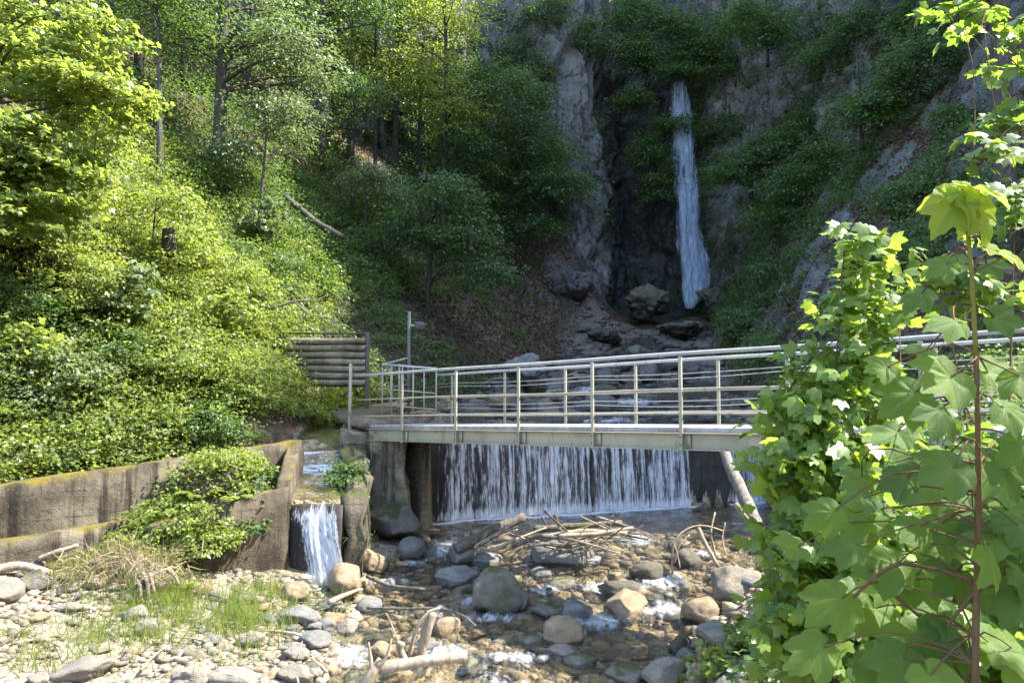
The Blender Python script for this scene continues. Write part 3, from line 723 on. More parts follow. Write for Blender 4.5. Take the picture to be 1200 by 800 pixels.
def shrub(name, label, cat, base, stems, leaf='leaf_bright', per=40, srad=.35, lsize=.10, r=(1., 1., .8), ns=60, cz=.7, group=None, seed=0, tmpl=LT4, bark='bark', droop=.35, jit=.55, extra=()):
    rng = np.random.default_rng(seed+500); base = np.asarray(base, float); root = thing(name, label, cat, base, group)
    c = base+[0, 0, cz]; pts, d = ell_points(c, r, ns, rng, 2.4, -.6)
    cb = MB(); tb = MB()
    for (ex, ey, ez, er_, n2) in extra:
        p2, _ = ell_points(base+[ex, ey, ez], (er_, er_, er_*.8), n2, rng); pts = np.vstack([pts, p2])
    sprays(cb, pts, pts-base-[0, 0, cz*.6], per, srad, lsize, tmpl, droop, jit, rng)
    for k in range(stems):
        q = pts[rng.integers(len(pts))]; a = base+np.append(rng.normal(0, .08, 2), -.15)
        tb.add(*tube_vf(limb_path(a, q, rng, 7), np.linspace(.022, .006, 7), 5, cap=False))
    tb.obj('stem', M[bark], root, True); cb.obj('foliage', M[leaf], root)
    return root
#PART2
# ================================================================== footbridge
U2 = np.array([.741, -.672]); Pv = np.array([.672, .741]); BWID = 1.35
def bn(n, off=0., h=0.):
    return np.array([-2.09+1.124*n+Pv[0]*off, 14.5-1.019*n+Pv[1]*off, 2.33+.04*n+h])
NL, NR = -.75, 7.3
bridge = thing('footbridge', 'pale cream steel footbridge with tube railings crossing the stream in front of the weir', 'footbridge', bn(3, .7))
mb = MB(); mb.add(*bar_vf(bn(NL, BWID/2, -.035), bn(NR, BWID/2, -.035), BWID-.02, .07)); mb.obj('deck', M['deck'], bridge, bevel=.008)
for off, sgn in ((0., -1), (BWID, 1)):
    mb = MB()
    mb.add(*bar_vf(bn(NL, off, -.19), bn(NR, off, -.19), .012, .238))
    mb.add(*bar_vf(bn(NL, off-sgn*-.0+sgn*.035, -.078), bn(NR, off+sgn*.035, -.078), .082, .012))
    mb.add(*bar_vf(bn(NL, off+sgn*.035, -.305), bn(NR, off+sgn*.035, -.305), .082, .012))
    mb.obj('beam', M['paint_beam'], bridge, bevel=.002)
    ns = np.arange(0, 8) if sgn < 0 else np.arange(0, 8)-.12
    for n in ns:
        o2 = off+sgn*.075
        mb = MB(); lo = -.33 if sgn < 0 else -.1
        mb.add(*bar_vf(bn(n, o2, lo), bn(n, o2, 1.0), .05, .032, up=(Pv[0], Pv[1], 0))); mb.obj('post', M['paint'], bridge, bevel=.004)
        for hb in (-.24, -.13):
            mb = MB(); mb.add(*tube_vf([bn(n, o2-.012*1, hb)-np.array([Pv[0], Pv[1], 0])*sgn*-.02, bn(n, o2, hb)+np.array([Pv[0], Pv[1], 0])*sgn*.034], .013, 6)); mb.obj('bolt', M['dark_steel'], bridge)
        mb = MB(); mb.add(*bar_vf(bn(n+.06, off+sgn*.036, -.295), bn(n+.06, off+sgn*.036, -.088), .07, .01, up=(Pv[0], Pv[1], 0))); mb.obj('stiffener', M['paint_beam'], bridge)
    for nm, h, r in (('handrail', 1.03, .027), ('middle_rail', .53, .017), ('lower_rail', .19, .017)):
        o3 = off+sgn*.075 if nm == 'handrail' else off+sgn*.04
        ps = [bn(n, o3, h+.006*math.sin(n*2.1)) for n in np.linspace(-1.0 if sgn < 0 else -.42, NR, 20)]
        mb = MB(); mb.add(*tube_vf(ps, r, 10)); mb.obj(nm, M['paint' if nm != 'handrail' else 'galv'], bridge, True)
for h, sg in ((.78, .05), (.84, .03), (.33, .05), (.40, .03)):
    ps = [bn(n, BWID+.02, h-sg*abs(math.sin(n*math.pi/2.3))) for n in np.linspace(-.4, NR, 40)]
    mb = MB(); mb.add(*tube_vf(ps, .0055, 5)); mb.obj('cable', M['galv'], bridge, True)
# end post + turned railing on the bank
mb = MB(); p = W(410, 492, 15.7)
mb.add(*bar_vf([p[0], p[1], 2.2], [p[0], p[1], 3.58], .06, .06, up=(0, 1, 0)))
mb.obj('end_post', M['paint'], bridge, bevel=.006)
rail = thing('guard_railing', 'short railing with close balusters turning off the far left end of the footbridge', 'railing', (-2.2, 16.2, 2.45))
a, b, c = np.array([-1.62, 15.85, 2.40]), np.array([-2.86, 16.35, 2.50]), np.array([-2.46, 17.4, 2.6])
for q in (a, a+(b-a)*.22, a+(b-a)*.42, a+(b-a)*.62, a+(b-a)*.82, b, b+(c-b)*.33, b+(c-b)*.66):
    mb = MB(); mb.add(*tube_vf([q-[0, 0, .2], q+[0, 0, 1.06]], .018, 8)); mb.obj('baluster', M['paint'], rail, True)
mb = MB(); mb.add(*tube_vf([a+[0, 0, 1.08], b+[0, 0, 1.08], c+[0, 0, 1.17]], .024, 8)); mb.obj('handrail', M['galv'], rail, True)
for h in (.55, .2):
    mb = MB(); mb.add(*tube_vf([a+[0, 0, h], b+[0, 0, h], c+[0, 0, h]], .015, 8)); mb.obj('lower_rail', M['paint'], rail, True)
# path on the bank
pth = [bn(-.75), bn(-.75, BWID), np.array([-1.7, 16.25, 2.5]), np.array([-2.75, 16.6, 2.53]), np.array([-2.55, 19.6, 2.72]), np.array([-4.1, 19.8, 2.72]), np.array([-4.0, 16.6, 2.52]), np.array([-3.5, 15.75, 2.38])]
mb = MB(); n_ = len(pth); tp = [q+[0, 0, .005] for q in pth]; bt = [q-[0, 0, .10] for q in pth]
mb.add(np.array(tp+bt), [list(range(n_))[::-1] if False else list(range(n_)), list(range(2*n_-1, n_-1, -1))]+[[i, i+n_, (i+1) % n_+n_, (i+1) % n_] for i in range(n_)])
tag(mb.obj('path', M['path']), kind='structure')

# ------------------------------------------------------------------ masonry
def rough(o, amt=.03, sc=2.5, seed=0, cuts=6):
    bm = bmesh.new(); bm.from_mesh(o.data)
    bmesh.ops.subdivide_edges(bm, edges=bm.edges[:], cuts=cuts, use_grid_fill=True)
    bm.normal_update(); bm.to_mesh(o.data); bm.free()
    me = o.data; n = len(me.vertices); co = np.zeros(n*3, np.float32); me.vertices.foreach_get('co', co); co = co.reshape(-1, 3).astype(float)
    d = np.stack([fbm(co*sc+k*31.7, 4, seed+k) for k in range(3)], 1); me.vertices.foreach_set('co', (co+amt*d).astype(np.float32).ravel()); me.update()
def prism(mb, poly, z0, z1):
    n = len(poly); z0 = np.broadcast_to(z0, (n,)); z1 = np.broadcast_to(z1, (n,))
    v = [[*p, z] for p, z in zip(poly, z0)]+[[*p, z] for p, z in zip(poly, z1)]
    mb.add(np.array(v, float), [list(range(n))[::-1], list(range(n, 2*n))]+[[i, (i+1) % n, (i+1) % n+n, i+n] for i in range(n)])
def wall_between(name, a, b, th, z0, zt, mat, label, cat, amt=.03, cuts=10, parent=None):
    a = np.array(a, float); b = np.array(b, float); t = unit(b-a); n = np.array([-t[1], t[0]])*th
    k = max(2, int(np.linalg.norm(b-a)/.35)); mb = MB()
    s = np.linspace(0, 1, k)
    ring = []
    for q in s:
        p = a+(b-a)*q; zb = z0[0]+(z0[1]-z0[0])*q; zz = zt[0]+(zt[1]-zt[0])*q
        ring.append([[*p, zb], [*p, zz], [*(p+n), zz], [*(p+n), zb]])
    V = np.array(ring).reshape(-1, 3); fs = []
    for i in range(k-1):
        for j in range(4): fs.append([i*4+j, (i+1)*4+j, (i+1)*4+(j+1) % 4, i*4+(j+1) % 4])
    fs += [[0, 1, 2, 3], [(k-1)*4+3, (k-1)*4+2, (k-1)*4+1, (k-1)*4]]
    mb.add(V, fs); o = mb.obj(name, mat, parent); rough(o, amt, 2.2, len(label or name), 4)
    if label: tag(o, label, cat)
    return o
wl0 = (XW(8.6), 8.6); wl1 = (-3.98, 14.22)
chw = thing('channel_wall', 'long mossy stained concrete wall of the side channel under the leafy left bank', 'wall', (-6, 12, 1))
wall_between('wall_face', wl0, wl1, .28, (.0, .4), (1.38, 2.06), M['wall'], None, None, parent=chw)
fo0 = (XW(8.6)+.2, 8.45); fo1 = (-5.45, 12.45)
wall_between('footing', fo0, fo1, .34, (-.2, .2), (.72, 1.02), M['wall'], None, None, parent=chw)
slab = thing('cascade_wall', 'tan concrete retaining wall left of the small side cascade, overgrown with earth on top', 'wall', (-4.3, 12.2, 0))
wall_between('front_face', (-5.5, 11.35), (-3.72, 12.45), .3, (-.6, -.6), (.95, 1.42), M['slab'], None, None, parent=slab, amt=.035)
wall_between('channel_side', (-3.70, 12.47), (-4.02, 14.15), .22, (.2, .6), (1.45, 1.98), M['slab'], None, None, parent=slab)
wall_between('cascade_lip', (-3.70, 12.52), (-2.85, 12.44), .3, (-.6, -.6), (1.08, 1.08), M['weirwall'], 'dark wet concrete sill that the small side cascade drops over', 'sill')
wall_between('wing_wall', (-2.80, 12.5), (-3.50, 15.35), .02-.42, (-.5, 0), (1.12, 1.98), M['wing'], 'dark mossy wing wall between the side cascade and the bridge abutment', 'wall', .22)
ab = MB(); prism(ab, [(-3.55, 15.45), (-2.05, 14.75), (-2.4, 16.3), (-2.5, 17.2), (-3.55, 17.0)], -.6, [2.16, 2.06, 2.08, 2.3, 2.25])
abo = ab.obj('bridge_abutment', M['abut']); rough(abo, .20, 1.9, 3, 22); tag(abo, 'weathered stained concrete abutment carrying the left end of the footbridge', 'abutment')
ww = MB(); a, b = W0-WT*1.2, W1+WT*1.5
prism(ww, [tuple(a-WN*.06), tuple(b-WN*.06), tuple(b+WN*.6), tuple(a+WN*.6)], -.6, 2.06); wo = ww.obj('weir', M['weirwall'], bevel=.03); tag(wo, 'dark wet concrete weir behind the broad curtain of falling water', 'weir')

# ------------------------------------------------------------------ barrier, lamp
gate = thing('barrier', 'barrier of stacked pale horizontal rails between dark posts beside the left bank', 'barrier', (-4.6, 18, 3.1))
A, B = W(329, 452, 18.0), W(430, 450, 17.8)
for q in (A, B):
    mb = MB(); mb.add(*bar_vf([q[0], q[1], q[2]-.7], [q[0], q[1], 4.40], .09, .10, up=(0, 1, 0))); mb.obj('post', M['dark_steel'], gate, bevel=.008)
mb = MB(); mb.add(*bar_vf([A[0]-.03, A[1]+.03, 4.405], [B[0]+.03, B[1]+.03, 4.39], .14, .035)); mb.obj('top_bar', M['dark_steel'], gate, bevel=.005)
for k, py in enumerate((399.5, 407.5, 415.5, 423.5, 431.5, 439.5, 447.5)):
    za = 3+(HOR-py)*18/F
    ps = [A*[1, 1, 0]+(B-A)*[1, 1, 0]*t+[0, -.07, za-.02*t+.006*math.sin(9*t+k)] for t in np.linspace(.02, .98, 9)]
    mb = MB(); mb.add(*tube_vf(ps, .074, 14)); mb.obj('rail', M['gate_rail'], gate, True)
    mb = MB(); mb.add(*bar_vf(ps[0]+np.array([0, .07, -.083]), ps[-1]+np.array([0, .07, -.083]), .02, .06)); mb.obj('backing_strip', M['dark_steel'], gate)
lamp = thing('lamp_post', 'grey metal post with a small floodlight head beyond the left end of the bridge', 'lamp post', (-2.44, 17.5, 2.5))
mb = MB(); mb.add(*tube_vf([(-2.44, 17.5, 2.3), (-2.44, 17.5, 4.88)], .042, 10)); mb.obj('pole', M['pole'], lamp, True)
mb = MB(); v, f = box_vf((-2.17, 17.42, 4.52), (1, .1, -.12), (-.1, 1, 0), (.12, 0, 1), (.13, .12, .10)); mb.add(v, f); mb.obj('lamp_head', M['dark_steel'], lamp, bevel=.05)
mb = MB(); mb.add(*tube_vf([(-2.44, 17.5, 4.56), (-2.28, 17.46, 4.53)], .018, 8)); mb.obj('bracket', M['galv'], lamp, True)

# ================================================================== stones
def rock_vf(seed, sub=4, planes=9, rough_=.10):
    rng = np.random.default_rng(seed); bm = bmesh.new(); bmesh.ops.create_icosphere(bm, subdivisions=sub, radius=1)
    v = np.array([q.co[:] for q in bm.verts]); f = np.array([[w.index for w in q.verts] for q in bm.faces]); bm.free()
    for _ in range(planes):
        n = unit(rng.normal(size=3)); d = rng.uniform(.55, .88); k = np.maximum(v@n-d, 0); v = v-k[:, None]*n*.92
    off = rng.uniform(0, 50, 3); r = fbm(v*1.3+off, 4, seed)*rough_*1.9-np.abs(fbm(v*3.2+off, 3, seed+5))*rough_*1.1+fbm(v*7+off, 3, seed+3)*rough_*.4
    v = v*(1+r)[:, None]; v /= np.abs(v).max(0); return v, f
PROTO = {}
def proto(k, sub, planes, rg):
    key = (k, sub)
    if key not in PROTO:
        mb = MB(); mb.add(*rock_vf(900+k, sub, planes, rg)); PROTO[key] = mb.mesh('stone', True)
    return PROTO[key]
def put_stone(name, c, r, mat, rot=0., sub=4, k=0, planes=9, rg=.1, tilt=(0, 0)):
    me = proto(k, sub, planes, rg)
    key = (me.name, mat)
    if key not in PROTO: m2 = me.copy(); m2.materials.append(M[mat]); PROTO[key] = m2
    o = link(name, PROTO[key]); o.location = Vector(c); o.rotation_euler = (tilt[0], tilt[1], rot); o.scale = Vector(r); return o
BL = [  # px py w h material planes label
 (661, 648, 76, 46, 'stone_grey', 5, 'largest pale grey boulder in mid stream, below the weir'),
 (635, 672, 28, 17, 'stone_grey', 3, 'small smooth round stone at the foot of the largest grey boulder'),
 (541, 652, 38, 32, 'stone_grey', 8, 'grey boulder left of the driftwood pile under the weir'),
 (565, 632, 22, 20, 'stone', 10, 'pale angular stone sitting on top of the driftwood beside the weir pool'),
 (567, 658, 44, 21, 'stone_grey', 9, 'flat greenish boulder just right of the grey one by the driftwood'),
 (482, 644, 32, 30, 'stone_grey', 6, 'rounded boulder beside the foot of the bridge abutment'),
 (436, 657, 44, 26, 'stone_tan', 12, 'rough tan rock between the side cascade and the abutment'),
 (404, 683, 42, 44, 'stone_tan', 12, 'sunlit tan block at the foot of the side cascade'),
 (581, 694, 64, 62, 'stone_moss', 10, 'big mossy green rock standing in the centre of the stream'),
 (608, 706, 34, 26, 'stone_grey', 7, 'grey stone leaning on the right of the mossy centre rock'),
 (525, 735, 32, 24, 'stone_tan', 5, 'smooth stone behind the sunlit log, beside the upright stump'),
 (659, 740, 50, 38, 'stone_tan', 6, 'sunlit tan boulder, left one of the two big lit ones in the lower stream'),
 (661, 766, 42, 22, 'stone', 10, 'pale low rock just in front of the left sunlit boulder'),
 (617, 753, 42, 22, 'stone_moss', 10, 'dark mossy rock left of the sunlit tan boulder'),
 (731, 711, 58, 36, 'stone_tan', 8, 'sunlit boulder in the riffle, right one of the two big lit ones'),
 (727, 691, 54, 24, 'stone_wet', 6, 'dark wet flat boulder right behind the sunlit riffle boulder'),
 (760, 671, 44, 30, 'stone_wet', 3, 'dark round mossy boulder with water pouring round both sides'),
 (803, 656, 40, 28, 'stone_wet', 6, 'dark wet boulder under the tangled roots on the right'),
 (860, 682, 66, 48, 'stone', 9, 'largest pale boulder on the right bank'),
 (822, 716, 46, 36, 'stone_tan', 8, 'tan boulder at the waters edge below the largest right bank boulder'),
 (845, 742, 62, 30, 'stone', 10, 'pale flat slab of rock on the right bank'),
 (780, 788, 60, 40, 'stone', 11, 'pale angular rock at the bottom edge beside the low plants'),
 (806, 770, 36, 20, 'stone_grey', 10, 'grey rock behind the angular one at the bottom edge'),
 (816, 594, 16, 12, 'stone', 9, 'small pale stone at the foot of the weir'),
 (432, 709, 36, 22, 'stone_grey', 4, 'rounded grey stone upstream of the white riffle on the left'),
 (407, 734, 26, 18, 'stone', 11, 'pitted pale stone at the left edge of the stream'),
 (384, 733, 26, 18, 'stone_grey', 7, 'grey stone left of the pitted pale one'),
 (365, 733, 24, 14, 'stone_grey', 4, 'oval grey stone in the row along the left edge of the stream'),
 (352, 722, 46, 24, 'stone_grey', 6, 'broad grey stone at the edge of the grass on the left bank'),
 (369, 749, 38, 22, 'stone_grey', 4, 'large smooth brown grey stone just left of the white riffle'),
 (344, 737, 18, 14, 'stone_grey', 6, 'small dark stone below the broad grey one'),
 (345, 767, 34, 18, 'stone', 9, 'pale flat topped stone left of the riffle, upper of two'),
 (348, 789, 42, 20, 'stone', 9, 'pale flat topped stone left of the riffle, lower of two'),
 (444, 748, 34, 16, 'stone_moss', 7, 'mossy yellow stone behind the sunlit driftwood log'),
 (446, 761, 30, 18, 'stone_tan', 4, 'round tan stone against the broken root in the stream'),
 (468, 791, 40, 26, 'stone_tan', 4, 'smooth round stone in front of the sunlit log'),
 (346, 692, 38, 22, 'stone_tan', 10, 'sunlit tan rock between the cascade wall and its pool'),
 (320, 687, 24, 14, 'stone_tan', 8, 'small brown rock at the foot of the cascade wall'),
 (272, 792, 56, 22, 'stone', 9, 'broad pale stone at the bottom edge of the gravel bank'),
 (226, 790, 44, 20, 'stone', 8, 'second broad pale stone at the bottom edge, further left'),
 (95, 785, 70, 26, 'stone', 9, 'wide sunlit stone at the bottom left of the gravel bank'),
 (248, 750, 20, 14, 'stone_grey', 6, 'dark round stone standing on the gravel bank'),
 (40, 680, 40, 26, 'stone_moss', 8, 'yellow mossy stone among branches at the far left'),
 (8, 692, 36, 30, 'stone', 8, 'pale stone at the left edge under the channel wall'),
 (690, 657, 24, 18, 'stone_grey', 6, 'stone at the right end of the largest grey boulder'),
 (655, 686, 40, 18, 'stone_moss', 9, 'low mossy stone in the shade below the smooth round stone'),
 (640, 716, 44, 22, 'stone_moss', 9, 'flat greenish rock above the left sunlit boulder'),
 (735, 633, 26, 14, 'stone_grey', 10, 'flat broken stone at the right end of the driftwood pile'),
 (460, 612, 60, 44, 'stone_moss', 12, 'craggy rough rock at the base of the bridge abutment'),
]
BNAME = 'boulder'
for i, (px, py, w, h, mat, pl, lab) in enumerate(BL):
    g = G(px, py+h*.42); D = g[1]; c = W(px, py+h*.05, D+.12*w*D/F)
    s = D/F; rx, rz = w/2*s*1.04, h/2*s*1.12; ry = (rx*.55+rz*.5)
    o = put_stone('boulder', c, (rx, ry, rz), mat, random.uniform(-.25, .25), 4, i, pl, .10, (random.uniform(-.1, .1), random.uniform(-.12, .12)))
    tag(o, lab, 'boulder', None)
def scatter(n, xf, yf, size, mats, label, group, cat='stone', sub=3, sink=.35, name='stone', seed=1, flat=.62, accept=None):
    rng = np.random.default_rng(seed); k = 0; pts = []
    while k < n:
        y = rng.uniform(*yf); lo, hi = xf(y); x = rng.uniform(lo, hi)
        if accept and not accept(x, y): continue
        s = rng.choice(size[0], p=size[1])*rng.uniform(.7, 1.3)
        if any((x-a)**2+(y-b)**2 < (.75*(s+r))**2 for a, b, r in pts): 
            if rng.random() < .9: continue
        pts.append((x, y, s)); r = (s*rng.uniform(.85, 1.35), s*rng.uniform(.7, 1.), s*flat*rng.uniform(.7, 1.2))
        z = gz(x, y)+r[2]*(1-2*sink)
        o = put_stone(name, (x, y, z), r, mats[rng.integers(len(mats))], rng.uniform(0, 6.28), sub, 60+int(rng.integers(22)), int(rng.integers(9, 16)), .13, tuple(rng.normal(0, .15, 2)))
        tag(o, label, cat, group); k += 1
scatter(110, lambda y: (XW(y)+.3, EL(y)+.15), (8.0, 12.0), ([.07, .11, .16, .23], [.38, .34, .2, .08]), ['stone', 'stone', 'stone_tan', 'stone_grey'], 'small pale stone lying loose on the left gravel bank', 'loose stones on the left gravel bank', seed=3,
        accept=lambda x, y: not (x < -4.2 and y > 11.2))
scatter(95, lambda y: (EL(y)-.1, ER(y)+.2), (8.6, 15.3), ([.10, .15, .22, .28], [.4, .35, .17, .08]), ['stone_wet', 'stone_grey', 'stone_moss', 'stone_tan'], 'small wet stone lying in the shallow stream bed', 'small stones in the stream bed', seed=5, sink=.3)
scatter(30, lambda y: (ER(y)+.1, ER(y)+2.0), (8.0, 14.0), ([.10, .16, .24], [.45, .4, .15]), ['stone', 'stone', 'stone_grey'], 'pale stone lying on the right bank of the stream', 'stones on the right bank', seed=6)
scatter(60, lambda y: (TL(y)+.2, ER(y)-.2), (17.8, 38), ([.18, .28, .42, .6], [.35, .35, .2, .1]), ['stone_dark', 'stone_dark', 'stone_moss', 'stone_wet'], 'dark rock of the tumbled stream bed above the weir', 'rocks in the stream bed above the weir', 'rock', seed=8, sink=.25, flat=.75, accept=lambda x, y: weir_sd(x, y) > .7 and x > -1.4)
for (px, py, D, w, h, mat, lab) in [(760, 356, 39, 66, 48, 'stone_wet', 'huge dark rounded boulder at the foot of the waterfall'), (585, 472, 20, 28, 20, 'stone_tan', 'orange brown block of rock seen through the bridge railing'),
        (522, 474, 19, 26, 22, 'stone_tan', 'yellowish rock near the left end of the railing, above the weir'), (612, 432, 24, 60, 40, 'stone_grey', 'large grey bank rock above the weir at the foot of the left slope'),
        (800, 385, 36, 60, 26, 'stone_wet', 'dark boulder right of the upper cascades'), (705, 395, 35, 50, 24, 'stone_wet', 'dark boulder left of the upper cascades'), (665, 330, 37, 60, 44, 'stone_dark', 'mossy rock shoulder at the foot of the grey cliff'),
        (838, 352, 40, 40, 34, 'stone_wet', 'dark ledge rock beside the foot of the waterfall')]:
    s = D/F; o = put_stone('boulder', W(px, py, D), (w/2*s, w/2*s*.8, h/2*s), mat, .3, 5, int(px), 10, .26); tag(o, lab, 'boulder')
# pebbles too many to count
def pebbles(n, xf, yf, s0, s1, mat, seed, z_off=0., accept=None):
    rng = np.random.default_rng(seed); v, f = rock_vf(77, 1, 9, .22); y = rng.uniform(*yf, n); lo, hi = xf(y); x = lo+(hi-lo)*rng.uniform(0, 1, n)
    k = fbm(P3(x*1.2, y*1.2), 3, seed) > -.22-.0*x; x, y = x[k], y[k]
    if accept is not None: k = accept(x, y); x, y = x[k], y[k]; n = len(x)
    n = len(x); s = s0+(s1-s0)*rng.uniform(0, 1, n)**2.2; a = rng.uniform(0, 6.28, n); z = height(x, y)+s*.15+z_off
    S = np.stack([s*rng.uniform(.8, 1.4, n), s*rng.uniform(.7, 1., n), s*rng.uniform(.4, .75, n)], 1)
    V = v[None]*S[:, None]; ca, sa = np.cos(a)[:, None], np.sin(a)[:, None]
    V = np.stack([V[..., 0]*ca-V[..., 1]*sa, V[..., 0]*sa+V[..., 1]*ca, V[..., 2]], -1)+np.stack([x, y, z], 1)[:, None]
    F_ = (f[None]+(np.arange(n)*len(v))[:, None, None]).reshape(-1, 3)
    mb = MB(); mb.add(V.reshape(-1, 3), F_); return mb.obj('pebbles', mat, smooth=True)
def pebble_mat(name='pebble', cl=[(.09, .075, .056), (.17, .145, .108), (.26, .225, .17), (.20, .14, .085)]):
    m, nt, out = new_mat(name); n = N(nt); i = n.island()
    c = n.ramp(i, [(0, cl[0]), (.35, cl[1]), (.7, cl[2]), (1, cl[3])])
    c = n.mix(n.math('MULTIPLY', n.step(n.noise(n.pos(), 24, 5, .7), .4, .7), .4), c, (.14, .12, .095))
    b = n.bsdf(c, .85, n.bump(n.noise(n.pos(), 40, 4), .4, .01), .25); n.l(b.outputs[0], out.inputs[0]); return m
M['pebble'] = pebble_mat()
M['pebble_stream'] = pebble_mat('pebble_stream', [(.11, .09, .055), (.21, .165, .10), (.30, .25, .17), (.25, .17, .085)])
tag(pebbles(7000, lambda y: (np.maximum(XW(y)+.2, -7.4), EL(y)+.5), (7.6, 12.2), .018, .095, M['pebble'], 31, accept=lambda x, y: ~((x < -4.4) & (y > 11.4))), 'grey and tan pebbles covering the left gravel bank', 'pebbles', kind='stuff')
tag(pebbles(5600, lambda y: (EL(y), ER(y)+.3), (8, 15.6), .03, .17, M['pebble_stream'], 32), 'wet pebbles on the bed of the stream', 'pebbles', kind='stuff')
tag(pebbles(1100, lambda y: (ER(y)-.1, ER(y)+2.4), (7.5, 14), .03, .11, M['pebble'], 33), 'pale rubble on the right bank', 'rubble', kind='stuff')
tag(pebbles(2600, lambda y: (TL(y), ER(y)), (17.2, 38), .05, .22, M['stone_dark'], 34, accept=lambda x, y: (weir_sd(x, y) > .5) & (x > -1.6)), 'dark rubble in the stream bed above the weir', 'rubble', kind='stuff')

# ================================================================== driftwood
def stick(name, pts, rad, mat, label, cat='branch', group=None, lump=.2, sides=9, broken=False):
    P_ = np.array([W(*p) for p in pts]); n = max(8, 5*len(P_)); q = np.linspace(0, 1, len(P_)); t = np.linspace(0, 1, n)
    P_ = np.stack([np.interp(t, q, P_[:, k]) for k in range(3)], 1)
    for _ in range(2): P_[1:-1] = (P_[:-2]+2*P_[1:-1]+P_[2:])/4
    rr = np.linspace(rad[0], rad[1], n)
    P_ = P_+.25*rr[:, None]*np.stack([fbm(P_*4+9*k, 2, k) for k in range(3)], 1)
    mb = MB(); mb.add(*tube_vf(P_, rr, sides, lump=lump, seed=len(label)))
    o = mb.obj(name, M[mat], smooth=True); return tag(o, label, cat, group)
stick('log', [(440, 782, 9.1), (500, 773, 9.2), (548, 768, 9.3)], (.075, .062), 'drift', 'sunlit bare log lying across the lower stream', 'log')
stick('stump', [(492, 768, 9.75), (500, 742, 9.75), (507, 718, 9.8)], (.065, .07), 'drift', 'upright grey broken stump standing in the stream behind the sunlit log', 'stump')
stick('branch', [(480, 768, 9.6), (484, 748, 9.6), (492, 728, 9.6), (503, 716, 9.65), (516, 712, 9.7)], (.026, .018), 'drift', 'curved bare branch arching up beside the upright stump')
rt = thing('root', 'broken pale root with prongs at the left end of the sunlit log', 'root', W(436, 790, 9.0))
for pts, r in (([(425, 806, 9.0), (437, 786, 9.0), (447, 772, 9.05)], (.075, .05)), ([(442, 780, 9.0), (452, 772, 9.0), (459, 748, 9.0)], (.035, .008)), ([(436, 786, 9.0), (434, 768, 9.0), (432, 752, 9.0)], (.035, .010)), ([(430, 795, 9.0), (424, 805, 8.95), (416, 815, 8.9)], (.04, .02)), ([(470, 752, 9.4), (468, 760, 9.4), (474, 772, 9.4)], (.05, .05))):
    P_ = np.array([W(*p) for p in pts]); P_ = np.stack([np.interp(np.linspace(0, 1, 8), np.linspace(0, 1, len(P_)), P_[:, k]) for k in range(3)], 1)
    mb = MB(); mb.add(*tube_vf(P_, np.linspace(*r, 8), 8, lump=.3, seed=4)); mb.obj('prong', M['drift'], rt, True)
stick('branch', [(467, 752, 9.9), (455, 722, 9.9), (452, 718, 9.9)], (.012, .006), 'drift', 'thin twig sticking up behind the mossy yellow stone')
stick('branch', [(430, 712, 11.3), (470, 713, 11), (520, 712, 10.8), (545, 722, 10.6), (557, 733, 10.4)], (.022, .015), 'drift_dark', 'dark bent branch spanning the stream above the upright stump')
stick('branch', [(385, 705, 11.0), (410, 694, 11.4), (424, 690, 11.6)], (.04, .02), 'drift', 'bleached branch lying behind the grey stones on the left edge')
stick('branch', [(430, 675, 12.4), (455, 686, 12.0), (498, 690, 11.8)], (.03, .02), 'drift_dark', 'flat dark branch beside the small pool left of the mossy rock')
stick('log', [(533, 642, 13.3), (570, 625, 13.6), (614, 606, 13.9)], (.10, .085), 'drift_dark', 'thick dark log on the left of the driftwood pile', 'log')
stick('log', [(625, 620, 13.6), (660, 617, 13.6), (728, 612, 13.8)], (.07, .05), 'drift_dark', 'long dark log along the top of the driftwood pile', 'log')
stick('log', [(640, 630, 13.2), (680, 622, 13.2), (735, 625, 13.2)], (.06, .045), 'drift', 'grey log lying low in the right of the driftwood pile', 'log')
stick('branch', [(590, 615, 13.4), (612, 631, 13.2), (632, 634, 13.2)], (.022, .014), 'drift', 'pale bent branch leaning on the thick dark log')
stick('branch', [(650, 602, 13.4), (656, 618, 13.4), (662, 632, 13.3)], (.03, .02), 'drift_dark', 'short dark snag standing out of the driftwood pile')
stick('branch', [(670, 632, 12.9), (700, 640, 12.8), (725, 648, 12.7)], (.02, .012), 'drift', 'thin branch sloping off the right end of the driftwood pile')
rg = np.random.default_rng(55)
for k, (a, b, r) in enumerate([((655, 628, 12.9), (742, 618, 13.3), .055), ((600, 640, 13.0), (668, 632, 12.9), .06), ((575, 645, 13.1), (640, 618, 13.5), .04), ((700, 612, 13.5), (760, 632, 13.2), .04)]):
    stick('log', [a, tuple((np.array(a)+np.array(b))/2+[0, rg.normal(0, 3), 0]), b], (r*.75, r*.45), ('drift', 'drift_dark')[k % 2], ('grey barkless log low in the right front of the driftwood pile', 'dark log along the front edge of the driftwood pile', 'grey pole slanting through the middle of the driftwood pile', 'dark pole at the far right end of the driftwood pile')[k], 'log')
for k in range(36):
    px = rg.uniform(545, 745); py = 638-(px-565)*.05+rg.uniform(-14, 10); D = rg.uniform(13.0, 13.9); a = rg.normal(0, .45); L = rg.uniform(14, 40)
    stick('stick', [(px-L*math.cos(a), py+L*math.sin(a), D), (px, py+rg.normal(0, 3), D+.1), (px+L*math.cos(a), py-L*math.sin(a), D+rg.normal(0, .3))], (.02, .008), ('drift_dark', 'drift')[k % 2], 'thin stick in the driftwood pile below the weir', 'stick', 'sticks in the driftwood pile', sides=6)
stick('log', [(892, 648, 11.8), (884, 610, 12.1), (866, 570, 12.7), (845, 522, 13.5)], (.13, .095), 'bark_light', 'thick pale log leaning up against the footbridge from the right bank', 'log')
